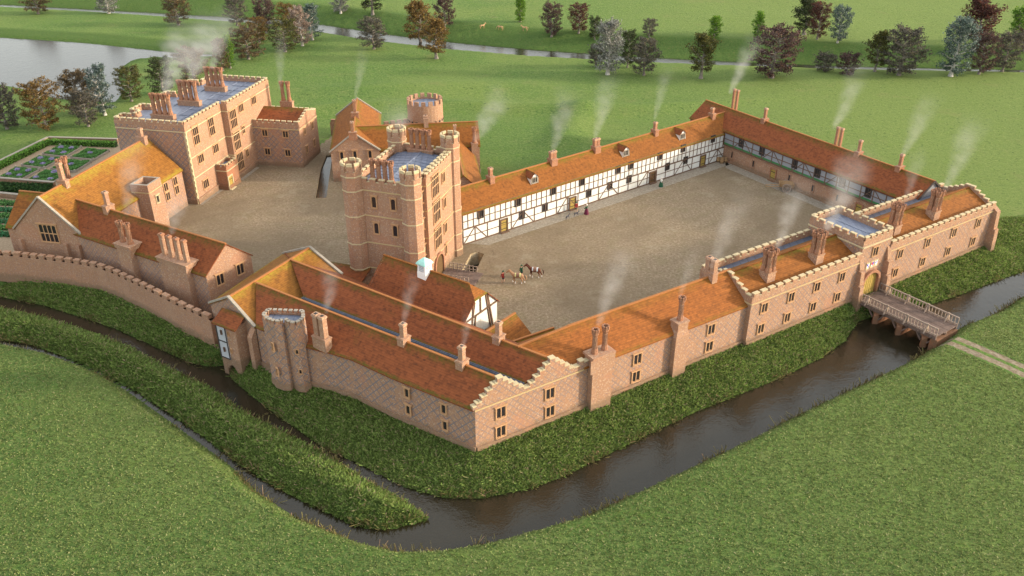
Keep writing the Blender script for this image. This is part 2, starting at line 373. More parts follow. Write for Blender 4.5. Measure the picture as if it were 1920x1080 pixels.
# ---- west double range with the stepped gables
def west_range():
    t = thing('lodging_range', V3(FW(6, 6), 0), 'long brick range with twin ridges, lead gutter and stepped gables at the near corner', 'building', 'brick ranges of the palace')
    E = [FW(0), (-8.44, 68.98), (-12.29, 71.46), (-16.76, 74.68), (-19.23, 75.9), (-21.82, 76.94), (-28.5, 81.0)]
    r1a, r1b = FW(2.85, .4), at2(480, 530, 7.4); va, vb = FW(5.85, .4), at2(567, 559, 5.6); r2a, r2b = FW(9.0, .4), at2(545, 487, 7.4)
    ia = FW(12.6, .4); ib = off(r2b, v2(vb, r2b), 1.0)
    w = MB()
    for a, b in zip(E, E[1:]):
        w.face([V3(a, 0), V3(b, 0), V3(b, BRH), V3(a, BRH)], 1)
        d = unit(b, a); w.seg(b, a, .16, 0, .55, 0, side=-.07)
    w.face([V3(FW(0), 0), V3(FW(13.7), 0), V3(FW(13.7), BRH), V3(FW(0), BRH)], 2)
    w.face([V3(ia, 0), V3(ib, 0), V3(ib, BRH), V3(ia, BRH)], 0)
    w.seg(FW(.1), FW(13.6), .16, 0, .5, 0, side=-.07)
    w.build('wall', ['brick_wall', 'brick_diaper_bold', 'brick_diaper'], t)
    g = MB(); s = MB(); th = .45
    def stp(u0, u1, top):
        a, b = FW(u0, th/2-.04), FW(u1, th/2-.04); g.seg(a, b, th, BRH-.15, top-.1, 0); s.seg(FW(u0-.03, th/2-.04), FW(u1+.03, th/2-.04), th+.12, top-.1, top, 0)
    stp(-.25, .14, 5.6)
    for c in (2.85, 9.0):
        stp(c-.31, c+.31, 7.9)
        for i in range(1, 5): stp(c-.31-.6*i, c+.29-.6*i-.3, 7.9-.5*i); stp(c+.31+.6*(i-1), c+.31+.6*i, 7.9-.5*i)
        for i in range(1, 5): stp(c-.31-.6*i+.29, c-.31-.6*(i-1), 7.9-.5*i)
    stp(5.56, 6.29, 5.55); stp(11.7, 12.4, 5.75); stp(12.4, 13.0, 6.25); stp(13.0, 13.6, 6.0)
    go = g.build('stepped_gable', 'brick_diaper', t); s.build('coping', 'stone', go)
    st = MB(); f = Face(t, FW(0), FW(13.7)); f.string(st, 4.93, -.06, 13.55); st.build('string_course', 'string_stone', t)
    ro = MB(); n = len(E)-1; L = [0.0]
    for a, b in zip(E, E[1:]): L.append(L[-1]+math.dist(a, b))
    rp = [V3(lerp2(r1a, r1b, x/L[-1]), 7.55-.15*x/L[-1]) for x in L]
    for i in range(n): slope(ro, V3(E[i], BRH), V3(E[i+1], BRH), rp[i+1], rp[i], 0, rm=1)
    g0 = .22; gv = unit(va, vb); gn = (-gv[1], gv[0])
    side = 1 if (r1a[0]-va[0])*gn[0]+(r1a[1]-va[1])*gn[1] > 0 else -1
    va1, vb1, va2, vb2 = (off(q, gn, side*k) for q, k in ((va, g0), (vb, g0), (va, -g0), (vb, -g0)))
    slope(ro, V3(va1, 5.62), V3(vb1, 5.62), V3(r1b, 7.4), V3(r1a, 7.55), 0, ov=0)
    slope(ro, V3(va2, 5.62), V3(vb2, 5.62), V3(r2b, 7.4), V3(r2a, 7.55), 0, ov=0, rm=1)
    slope(ro, V3(ia, BRH), V3(ib, BRH), V3(r2b, 7.4), V3(r2a, 7.55), 0)
    ro.build('roof', ['tile_red', 'ridge_tile'], t)
    gt = MB(); gt.face([V3(va1, 5.66), V3(va2, 5.66), V3(vb2, 5.66), V3(vb1, 5.66)])
    for k in (-.12, .1): gt.beam(V3(off(va, gn, k), 5.7), V3(off(vb, gn, k), 5.7), .07, .08)
    gt.build('gutter', 'lead_gutter', t)
    for px, py in ((938.7, 772.5), (938.7, 808), (1030.7, 737), (1030.7, 770.6)): f.window(px, py, 1.0, 1.25, 2)
    # single lights of the outer wall
    for (i, pts) in ((3, ((697.5, 706), (701, 738.5))), (2, ((763.5, 736.5), (766, 768))), (0, ((832.5, 766.5), (835, 797.5)))):
        ff = Face(t, E[i+1], E[i])
        for px, py in pts: ff.window(px, py, .5, 1.05, 1)
    # chimneys
    dr = unit(r1b, r1a); c, z = ridge_pt(620, 640, off(r1a, N1, 0), r1b)
    mid = lerp2(E[4], r1b, .30); p = at2(604, 640, 6.1); chimney(t, p, dr, 5.2, 6.75, 9.4, 1.95, .95, [(-.45, 0), (.45, 0)], tudor=False, r=.31)
    for bx, by, ty, a, b in ((757, 638, 613, r1a, r1b), (866.5, 684, 656.5, r1a, r1b), (935, 633, 610, r2a, r2b)):
        q, z = ridge_pt(bx, by-4, a, b); q2, zt = ridge_pt(bx, ty, a, b)
        chimney(t, q, dr, 6.6, 8.05, 9.65, .85, 1.15, [(0, 0)], tudor=False, r=.27)
    return E, r1a, r1b, r2a, r2b
WR = west_range()

def cross_wing():
    L0, R0, R1, L1 = (-35.2, 86.3), (-28.8, 81.2), (-21.3, 93.6), (-29.6, 99.1)
    t = thing('cross_wing', (-28.5, 90, 0), 'gabled brick cross wing with cream coping standing over the moat behind the corner tower', 'building', 'brick ranges of the palace')
    gabled(t, (L0, R0, R1, L1), 5.2, 7.4, 'brick_diaper', 'tile_gold', cop=(0, 1))
    d = unit(L0, R0); n = (d[1], -d[0])
    b = MB(); b.prism([off(R0, d, -.5), off(R0, d, .25), off(R0, d, .25, n, .75), off(R0, d, -.5, n, .75)], -.6, 3.9, 0)
    q = [off(R0, d, -.5), off(R0, d, .25), off(R0, d, .25, n, .75), off(R0, d, -.5, n, .75)]
    b.hexa([V3(p, 3.9) for p in q], [V3(q[0], 4.9), V3(q[1], 4.9), V3(off(q[1], n, .05), 4.9), V3(off(q[0], n, .05), 4.9)], 0)
    b.build('buttress', 'brick_wall', t)
    # latrine block on its outer gable
    A, B = (-33.5, 82.4), (-30.87, 80.85); dl = unit(A, B); nl = (dl[1], -dl[0]); a2, b2 = off(A, nl, -3.0), off(B, nl, -2.4)
    m = MB(); m.prism([A, B, b2, a2], 0, 5.05, 0); m.prism([A, off(A, dl, .7), off(a2, dl, .7), a2], -2.4, 0, 0); m.prism([off(B, dl, -.9), B, b2, off(b2, dl, -.9)], -2.4, 0, 0)
    arch = [off(A, dl, .7+i*(math.dist(A, B)-1.6)/6) for i in range(7)]
    for i in range(6):
        h = -.75*abs((i+.5)/3-1)**2; m.seg(off(arch[i], nl, -.2), off(arch[i+1], nl, -.2), .36, -.45+h, 0, 0)
    m.build('latrine', 'brick_wall', t)
    f = Face(t, A, B); p = MB(); L = math.dist(A, B)
    f.rect(p, .0, L*.50, .35, 4.95, -.02, .06, 0)
    for u in (0, L*.50-.12): f.rect(p, u, u+.12, .35, 4.95, .06, .13, 1)
    for z in (.35, 2.6, 4.85): f.rect(p, .12, L*.50-.12, z, z+.12, .06, .12, 1)
    po = p.build('timber_panel', ['plaster_grey', 'timber_dark'], t)
    for z in (1.6, 3.9): f.window(0, 0, .18, .5, 1, frame='timber', arch=False, hood=False, o=.06, uz=(L*.27, z), t=.03)
    for z in (1.7, 4.0): f.window(0, 0, .18, .5, 1, arch=False, hood=False, uz=(L*.62, z), t=.04)
    r = MB(); slope(r, V3(off(A, dl, -.3), 5.1), V3(off(B, dl, .3), 5.1), V3(off(off(B, nl, -1.5), dl, .3), 6.0), V3(off(off(A, nl, -1.5), dl, -.3), 6.0), 0, ov=.35)
    r.build('lean_to_roof', 'tile_red', t)
cross_wing()

def corner_tower():
    P = [(-26.3, 79.2), (-26.63, 78.01), (-25.86, 77.04), (-24.98, 76.54), (-24.22, 76.54), (-24.06, 77.0), (-23.36, 76.34), (-22.63, 76.19), (-22.1, 76.74), (-21.92, 77.59), (-22.3, 78.9)]
    c = (sum(p[0] for p in P)/len(P), sum(p[1] for p in P)/len(P)); sc = lambda k: [(c[0]+(p[0]-c[0])*k, c[1]+(p[1]-c[1])*k) for p in P]
    t = thing('corner_tower', V3(c, 0), 'double-lobed brick tower with embattled top and lead roof at the moat bend', 'tower')
    m = MB(); n = len(P)
    for i in range(n):
        a, b = P[i], P[(i+1) % n]; m.face([V3(a, -.3), V3(b, -.3), V3(b, 8.15), V3(a, 8.15)], 0)
    pl = sc(1.05); m2 = [V3(p, -.3) for p in pl]; m.hexa(m2, [V3(p, .45) for p in sc(1.03)], 1)
    q = sc(.89)
    for i in range(n):
        j = (i+1) % n; m.face([V3(P[i], 8.15), V3(P[j], 8.15), V3(q[j], 8.15), V3(q[i], 8.15)], 1); m.face([V3(q[i], 7.3), V3(q[j], 7.3), V3(q[j], 8.15), V3(q[i], 8.15)], 1)
    m.build('wall', ['brick_diaper_bold', 'brick_wall'], t)
    l = MB(); l.face([V3(p, 7.98) for p in sc(.90)]); l.build('lead_roof', 'lead', t)
    b = MB()
    for i in range(n):
        a, e = P[i], P[(i+1) % n]; L = math.dist(a, e); k = max(1, round(L/.55)); d = unit(a, e); nn = (-d[1], d[0])
        if (c[0]-a[0])*nn[0]+(c[1]-a[1])*nn[1] < 0: nn = (-nn[0], -nn[1])
        for s in range(k):
            p = off(a, d, (s+.5)*L/k, nn, .16); b.box(p, d, L/k*.55, .32, 8.15, 8.55, 0); b.box(p, d, L/k*.55+.06, .38, 8.55, 8.64, 1)
    b.build('battlement', ['brick_wall', 'stone_grey'], t)
    for i, pts in ((1, ((512.7, 650.5), (520.8, 697))), (6, ((557.4, 659.3), (563.9, 696.5)))):
        f = Face(t, P[i], P[i+1]) if i == 1 else Face(t, P[6], P[7])
        for px, py in pts: f.window(px, py, .34, 1.0 if i == 1 else .55, 1, hood=False, t=.05)
corner_tower()

# ---- front range between the stepped gables and the embattled lodgings
def front_range():
    t = thing('front_range', V3(FW(25, 3), 0), 'lower brick range with plain orange roof and wall chimneys along the moat', 'building', 'brick ranges of the palace')
    u0, u1 = 13.6, 36.7; w = MB()
    for a, b in ((FW(u0), FW(u1)), (FW(u1, 7.4), FW(u0-3, 7.4))): w.face([V3(a, 0), V3(b, 0), V3(b, BRH), V3(a, BRH)], 1 if a == FW(u0) else 0)
    w.seg(FW(u0), FW(u1), .16, 0, .5, 0, side=-.07); w.build('wall', ['brick_wall', 'brick_diaper'], t)
    r = MB(); ra, rb = V3(FW(7.4, 3.9), 7.62), V3(FW(u1+.6, 3.75), 8.1)
    rc = V3(FW(13.6, 3.75), 8.1); slope(r, V3(FW(13.0), BRH), V3(FW(u1+.3), BRH), rb, rc, 0, rm=1, ov=.2); r.face([V3(FW(13.0), BRH), rc, ra, V3(FW(11.6, .8), 5.6)], 0, [(0, 0), (0, 1), (1, 1), (1, .1)]); r.beam(ra, rc, .26, .14, 1); slope(r, V3(FW(6.0, 7.5), BRH), V3(FW(u1+.6, 7.5), BRH), rb, ra, 0)
    r.build('roof', ['tile_plain', 'ridge_tile'], t)
    f = Face(t, FW(0), FW(40))
    for px, py in ((1194.6, 672.6), (1191.7, 704.8), (1332.8, 617), (1329, 649)): f.window(px, py, 1.0, 1.25, 2)
    # wall chimney with two moulded shafts
    b = MB(); f.rect(b, 13.6, 16.25, -.3, 6.35, -.7, .75, 0); f.rect(b, 13.3, 16.45, 4.6, 6.35, .74, .80, 0); f.rect(b, 13.45, 16.4, 6.35, 6.6, -.85, .95, 1)
    o = b.build('chimney', ['brick_wall', 'brick_wall'], t)
    for u in (14.25, 15.55):
        m = MB(); flue(m, FW(u, -.05), 6.6, 9.5, .27); m.build('flue', ['brick_wall', 'brick_red', 'soot'], o)
    b = MB(); f.rect(b, 25.1, 27.0, -.3, 4.9, -.7, .7, 0); lo = [f.p(25.1, 4.9, -.7), f.p(27, 4.9, -.7), f.p(27, 4.9, .7), f.p(25.1, 4.9, .7)]; hi = [f.p(25.4, 5.6, -.7), f.p(26.9, 5.6, -.7), f.p(26.9, 5.6, .5), f.p(25.4, 5.6, .5)]
    b.hexa(lo, hi, 0); f.rect(b, 25.4, 26.9, 5.6, 6.45, -.7, .5, 0); f.rect(b, 25.3, 27.0, 6.45, 6.65, -.8, .6, 1); o = b.build('chimney', ['brick_wall', 'brick_wall'], t)
    m = MB(); flue(m, FW(26.15, .1), 6.65, 9.55, .28); m.build('flue', ['brick_wall', 'brick_red', 'soot'], o)
    q, z = ridge_pt(1331, 524, FW(u0, 3.75), FW(u1, 3.75)); chimney(t, q, N1, 7.2, 8.9, 10.5, 1.55, .8, [(-.42, 0), (.42, 0)], tudor=False, r=.3)
front_range()

# ---- embattled lodgings either side of the gatehouse
D2 = azd(57.0); N2 = (D2[1], -D2[0]); RW0 = (27.62, 85.14)
def RWp(t_, inw=0.0): return off(RW0, D2, t_, N2, -inw)
def lodging(label, t0, t1, west_end, wins, clusters, lowt=0.0):
    t = thing('embattled_range', V3(RWp((t0+t1)/2, 4), 0), label, 'building', 'embattled lodgings beside the gatehouse')
    a, b, c, e = RWp(t0), RWp(t1), RWp(t1, 8.5), RWp(t0, 8.5); w = MB()
    for p, q, mm in ((a, b, 1), (b, c, 0), (c, e, 0), (e, a, 0)): w.face([V3(p, 0), V3(q, 0), V3(q, 6.0), V3(p, 6.0)], mm)
    w.seg(a, b, .16, 0, .5, 0, side=-.07); w.build('wall', ['brick_wall', 'brick_diaper'], t)
    f = Face(t, a, b); s = MB(); f.string(s, 5.5, -.02, t1-t0+.02); s.build('string_course', 'string_stone', t)
    m = MB(); parapet(m, a, b, 5.95, 6.48, 6.95, .38, 1.27, .66, side=.17)
    parapet(m, RWp(t0, 8.3), RWp(t1, 8.3), 5.95, 6.55, 7.0, .38, 1.27, .66)
    def end(tt, sgn):
        n = 10; L = 8.5
        for i in range(n):
            x0, x1 = .38+i*(L-.76)/n, .38+(i+1)*(L-.76)/n; k = min(i, n-1-i); top = (6.65, 7.0, 7.35, 7.75, 8.15)[k]
            p, q = RWp(tt+sgn*.19, x0), RWp(tt+sgn*.19, x1); m.seg(p, q, .38, 5.95, top-.12, 0); m.seg(RWp(tt+sgn*.19, x0-.02), RWp(tt+sgn*.19, x1-.12), .48, top-.12, top, 1)
    end(t0, 1) if west_end else end(t1, -1)
    m.build('battlement', ['brick_wall', 'stone'], t)
    if west_end:
        s = MB(); g = Face(t, RWp(t0, 1.4), RWp(t0)); g.string(s, 5.5, 0, 1.4); s.build('string_course', 'string_stone', t)
    r = MB(); y0, y1 = t0+.38, t1-.05 if west_end else t1-.38
    if not west_end: y0 = t0+.05
    slope(r, V3(RWp(y0, .62), 5.95), V3(RWp(y1, .62), 5.95), V3(RWp(y1, 4.3), 7.75), V3(RWp(y0, 4.3), 7.75), 0, ov=0)
    slope(r, V3(RWp(y0, 7.1), 6.15), V3(RWp(y1, 7.1), 6.15), V3(RWp(y1, 4.3), 7.75), V3(RWp(y0, 4.3), 7.75), 0, ov=0, rm=1)
    r.build('roof', ['tile_orange', 'tile_orange'], t)
    g = MB(); g.face([V3(RWp(y0, 7.0), 6.05), V3(RWp(y1, 7.0), 6.05), V3(RWp(y1, 8.15), 6.05), V3(RWp(y0, 8.15), 6.05)]); g.face([V3(RWp(y0, .36), 5.97), V3(RWp(y1, .36), 5.97), V3(RWp(y1, .64), 5.97), V3(RWp(y0, .64), 5.97)])
    g.build('gutter', 'lead_gutter', t)
    for px, py in wins: f.window(px, py, .95, 1.2, 2)
    for tt in clusters:
        chimney(t, RWp(tt, 2.25), D2, 6.0, 7.75, 10.6, 1.35, 1.35, [(.36, .36), (.36, -.36), (-.36, .36), (-.36, -.36)], r=.3)
    return t
lodging('embattled brick lodging left of the moat gatehouse with two clustered chimneys', 0, 19.6, True,
        ((1432.5, 576.7), (1482.8, 556.7), (1531.3, 537.5), (1578, 519), (1475, 595), (1523.3, 575), (1569, 556.7), (1425.5, 615.7)), (4.75, 13.4))
TE = lodging('embattled brick lodging right of the moat gatehouse ending at the far buttress', 25.4, 49.3, False,
        ((1687, 475.8), (1677.3, 511), (1738.8, 454.8), (1728.7, 490.6), (1787.8, 436), (1776.5, 471), (1833.7, 417.9), (1823, 452.5)), (28.8, 37.4))
def far_buttress():
    f = Face(TE, RWp(48.9), RWp(49.9)); b = MB()
    b.hexa([f.p(0.0, -.5, -.1), f.p(.9, -.5, -.1), f.p(.9, -.5, 1.25), f.p(0, -.5, 1.25)], [f.p(0.0, 3.0, -.1), f.p(.9, 3.0, -.1), f.p(.9, 3.0, 1.05), f.p(0, 3.0, 1.05)])
    b.hexa([f.p(0.0, 3, -.1), f.p(.9, 3, -.1), f.p(.9, 3, .8), f.p(0, 3, .8)], [f.p(0.0, 6.1, -.1), f.p(.9, 6.1, -.1), f.p(.9, 5.6, .6), f.p(0, 5.6, .6)])
    b.build('buttress', 'brick_wall', TE)
far_buttress()

def gatehouse():
    t0, t1 = 19.6, 25.4; a, b, c, e = RWp(t0, .15), RWp(t1, .15), RWp(t1, 8.6), RWp(t0, 8.6)
    t = thing('gatehouse', V3(RWp(22.5, 4), 0), 'taller brick gatehouse with lead roof and arched wooden gate at the bridge', 'gatehouse')
    w = MB()
    for p, q in ((a, b), (b, c), (c, e), (e, a)): w.face([V3(p, 0), V3(q, 0), V3(q, 7.9), V3(p, 7.9)], 0)
    w.build('wall', ['brick_diaper'], t)
    m = MB()
    for p, q in ((a, b), (b, c), (c, e), (e, a)):
        d = unit(p, q); parapet(m, p, q, 7.85, 8.45, 8.92, .36, 1.2, .64, side=.16)
    m.build('battlement', ['brick_wall', 'stone'], t)
    s = MB()
    for p, q in ((a, b), (b, c), (c, e), (e, a)): s.seg(p, q, .16, 7.45, 7.60, 0, side=-.06)
    s.build('string_course', 'stone', t)
    l = MB(); x = [RWp(t0+.2, .4), RWp(t1-.2, .4), RWp(t1-.2, 8.3), RWp(t0+.2, 8.3)]; mid = [V3(RWp(22.5, 1.9), 8.2), V3(RWp(22.5, 6.8), 8.2)]
    X = [V3(p, 7.92) for p in x]; l.face([X[0], X[1], mid[0]]); l.face([X[2], X[3], mid[1]]); l.face([X[1], X[2], mid[1], mid[0]]); l.face([X[3], X[0], mid[0], mid[1]])
    l.beam(mid[0], mid[1], .12, .1)
    for p in (0, 1): l.beam(X[p], mid[0], .10, .1)
    for p in (2, 3): l.beam(X[p], mid[1], .10, .1)
    l.build('lead_roof', 'lead', t)
    f = Face(t, RWp(t0, .15), RWp(t1, .15))
    for u0 in (-.3, 5.25):
        bt = MB()
        for z0, z1, o0, o1 in ((-1.2, 2.6, 1.2, 1.05), (2.6, 4.6, .85, .75), (4.6, 6.4, .5, .12)):
            bt.hexa([f.p(u0, z0, -.05), f.p(u0+.75, z0, -.05), f.p(u0+.75, z0, o0), f.p(u0, z0, o0)], [f.p(u0, z1, -.05), f.p(u0+.75, z1, -.05), f.p(u0+.75, z1-.2, o1), f.p(u0, z1-.2, o1)], 0)
        bt.build('buttress', 'brick_wall', t)
    f.window(1640.6, 471, .95, 1.2, 2)
    # gate: arched double leaf in a brick surround
    uc, hw, zs = 2.85, 1.45, 2.1; g = MB(); pts = [(uc-hw, 0.03), (uc+hw, 0.03)]+[(uc+hw*math.cos(i*math.pi/10), zs+1.25*math.sin(i*math.pi/10)) for i in range(11)]
    g.face([f.p(x, z, .03) for x, z in pts])
    for i in range(-3, 4): f.rect(g, uc+i*.4-.03, uc+i*.4+.03, .05, zs+1.25*math.sqrt(max(0, 1-(i*.4/hw)**2))-.08, .03, .06)
    gate = g.build('gate', 'door_wood', t)
    sr = MB()
    for i in range(10):
        p = [(uc+hw*k*math.cos(q*math.pi/10), zs+1.25*k*math.sin(q*math.pi/10)) for q, k in ((i, 1), (i, 1.28), (i+1, 1.28), (i+1, 1))]
        lo = [f.p(x, z, -.02) for x, z in p]; hi = [f.p(x, z, .42) for x, z in p]; sr.hexa(lo, hi, 0)
    for sx in (-1, 1): f.rect(sr, uc+sx*hw*1.14-hw*.14, uc+sx*hw*1.14+hw*.14, -.6, zs, -.02, .42)
    sr.build('gate_arch', 'brick_red', t)
    for k, (px, py) in enumerate(((1626.5, 498.8), (1634.6, 495.3), (1641.8, 492.3))):
        u, z = wall_hit(px, py, f.a, f.b); pn = MB(); f.rect(pn, u-.34, u+.34, z-.48, z+.48, -.02, .08); po = pn.build('arms_panel', 'stone', t)
        sh = MB(); o = .09
        sh.face([f.p(u-.25, z+.34, o), f.p(u+.25, z+.34, o), f.p(u+.25, z-.05, o), f.p(u, z-.38, o), f.p(u-.25, z-.05, o)], 0)
        o = .095
        if k == 0: sh.face([f.p(u-.25, z+.34, o), f.p(u, z+.34, o), f.p(u, z+.02, o), f.p(u-.25, z+.02, o)], 1); sh.face([f.p(u, z+.02, o), f.p(u+.22, z+.02, o), f.p(u+.1, z-.2, o), f.p(u, z-.33, o)], 1)
        elif k == 1:
            sh.face([f.p(u-.25, z+.34, o), f.p(u, z+.34, o), f.p(u, z+.0, o), f.p(u-.25, z+.0, o)], 2); sh.face([f.p(u, z, o), f.p(u+.23, z, o), f.p(u, z-.33, o)], 2)
            sh.face([f.p(u, z+.34, o), f.p(u+.25, z+.34, o), f.p(u+.25, z+.0, o), f.p(u, z, o)], 1)
        else:
            sh.face([f.p(u-.25, z+.16, o), f.p(u+.25, z+.16, o), f.p(u+.25, z+.04, o), f.p(u-.25, z+.04, o)], 1)
            for i in range(6): sh.ring((0, 0), 0, 0, 0, 0, 3, 2, cap=False) if False else None
            sh.face([f.p(u-.08, z+.30, o), f.p(u+.08, z+.30, o), f.p(u+.08, z+.2, o), f.p(u-.08, z+.2, o)], 2); sh.face([f.p(u-.06, z-.08, o), f.p(u+.06, z-.08, o), f.p(u, z-.24, o)], 2)
        sh.build('shield', ['shield_white', 'shield_blue', 'shield_red'], po)
gatehouse()

# ---- two low gabled wings on the court side of the west range
def low_wing(pxa, pxb, z, hw, he, label):
    a, b = at2(*pxa, z), at2(*pxb, z); d = unit(a, b); n = (-d[1], d[0]); b = off(b, d, 2.5)
    t = thing('low_wing', V3(a, 0), label, 'building', 'low wings behind the front range')
    gabled(t, (off(a, n, -hw), off(a, n, hw), off(b, n, hw), off(b, n, -hw)), he, z, 'brick_wall', 'tile_orange')
low_wing((965, 587.5), (910.8, 623), 5.2, 2.6, 3.1, 'low gabled tile roof beside the white barn end, the taller of two')
low_wing((1036.7, 615), (963, 640), 5.0, 2.0, 3.3, 'small low gabled tile roof between its taller twin and the front range')

def barn():
    z = 8.5; e = 5.4; a, b = at2(721.7, 478.7, z), at2(883.7, 539.2, z); d = unit(a, b); n = (-d[1], d[0])
    # gable plane, half hipped
    R0, L0 = at2(931.7, 561.7, e), at2(867.5, 606.7, e); c = lerp2(L0, R0, .5); hw = math.dist(L0, R0)/2; nn = unit(L0, R0)
    a_ = off(a, unit(a, b), 0); L1, R1 = off(a, nn, -hw), off(a, nn, hw)
    t = thing('barn', V3(lerp2(a, c, .5), 0), 'half-hipped tiled barn with white timbered gable and small white cupola', 'barn')
    zt = 7.35; k = (z-zt)/(z-e); TL, TR = off(c, nn, -hw*k), off(c, nn, hw*k); ap = V3(off(c, d, -1.5), z)
    w = MB(); w.face([V3(L0, 0), V3(R0, 0), V3(R0, e), V3(TR, zt), V3(TL, zt), V3(L0, e)], 0)
    w.face([V3(L0, 0), V3(L1, 0), V3(L1, e), V3(L0, e)], 1); w.face([V3(R0, 0), V3(R1, 0), V3(R1, e), V3(R0, e)], 1); w.face([V3(L1, 0), V3(R1, 0), V3(R1, e), V3(a, z), V3(L1, e)], 1)
    w.build('wall', ['weatherboard', 'weatherboard'], t)
    r = MB(); A = V3(off(a, d, -.2), z)
    def roofside(E0, E1, T):
        T3 = Vector(V3(T, zt))+Vector((d[0], d[1], 0))*.25; E0 = Vector(V3(E0, e))+Vector((d[0], d[1], 0))*.2; E1 = Vector(V3(E1, e))-Vector((d[0], d[1], 0))*.2; g = (E0-T3).normalized()*.3
        pts = [E1+g, E0+g, T3, Vector(ap), Vector(A)]; r.face(pts, 0, [(0, 0), (1, 0), (1, .62), (.9, 1), (0, 1)]); dn = Vector((0, 0, -.13)); r.face([pts[0]+dn, pts[1]+dn, pts[1], pts[0]], 0); r.face([pts[1]+dn, pts[2]+dn, pts[2], pts[1]], 0)
        return T3
    t1 = roofside(L0, L1, TL); t2 = roofside(R0, R1, TR); r.face([t1, t2, ap], 1, [(0, 0), (1, 0), (.5, .6)]); r.beam(A, ap, .26, .14, 1)
    r.build('roof', ['tile_red', 'tile_orange'], t)
    f = Face(t, L0, R0); m = MB(); W = 2*hw
    def fb(u0, z0, u1, z1, wd=.2): m.beam(f.p(u0, z0, .05), f.p(u1, z1, .05), wd, .14, 0, up=(f.n[0], f.n[1], 0))
    fb(0, e-.1, W, e-.1); fb(W*.18, 0, W*.30, zt-.3); fb(W*.86, 0, W*.66, zt-.2); fb(W*.94, 0, W*.70, zt)
    fb(W*.22, 0, W*.36, e); fb(W*.5, e, W*.5, zt); fb(W*.72, e, W*.72, zt-.1); fb(W*.28, e, W*.34, zt-.3)
    m.build('timber_frame', 'timber', t)
    p, zz = ridge_pt(797, 512, a, b); cu = MB(); q = off(p, d, 0)
    cu.box(q, d, 1.30, 1.30, 7.6, 8.4, 0); cu.hexa([V3(off(q, d, i*.62, n, j*.62), 8.4) for i, j in ((-1, -1), (1, -1), (1, 1), (-1, 1))], [V3(off(q, d, i*.55, n, j*.55), 9.45) for i, j in ((-1, -1), (1, -1), (1, 1), (-1, 1))], 0)
    for zl in (8.7, 9.2): cu.box(q, d, 1.2, 1.2, zl, zl+.1, 0)
    co = cu.build('cupola', 'white_paint', t)
    cr = MB(); lv = [(.74, 9.42), (.70, 9.58), (.50, 9.85), (.2, 10.08), (.0, 10.18)]
    for (r0, z0), (r1, z1) in zip(lv, lv[1:]): cr.hexa([V3(off(q, d, i*r0, n, j*r0), z0) for i, j in ((-1, -1), (1, -1), (1, 1), (-1, 1))], [V3(off(q, d, i*r1, n, j*r1), z1) for i, j in ((-1, -1), (1, -1), (1, 1), (-1, 1))], 0)
    cr.build('cupola_roof', 'copper_green', co)
    sl = MB()
    for s_ in (-1, 1):
        fo = off(q, n, s_*.63); ft = off(q, d, s_*.63)
        for i in range(4): sl.box(fo, d, .7, .06, 8.6+i*.2, 8.7+i*.2); sl.box(ft, n, .7, .06, 8.6+i*.2, 8.7+i*.2)
    sl.build('louvre', 'plaster_grey', co)
barn()
def lean_to():
    a, b = (-24.5, 100.6), (-18.4, 98.5); d = unit(a, b); n = (d[1], -d[0]); t = thing('lean_to', V3(a, 0), 'low lean-to tile roof at the foot of the great tower beside the cross wing', 'shed')
    w = MB(); w.prism([a, b, off(b, n, 4.6), off(a, n, 4.6)], 0, 2.2, 0); w.build('wall', 'brick_wall', t)
    r = MB(); slope(r, V3(off(a, n, 4.6), 2.25), V3(off(b, n, 4.6), 2.25), V3(b, 3.35), V3(a, 3.35), 0); r.build('roof', 'tile_red', t)
lean_to()

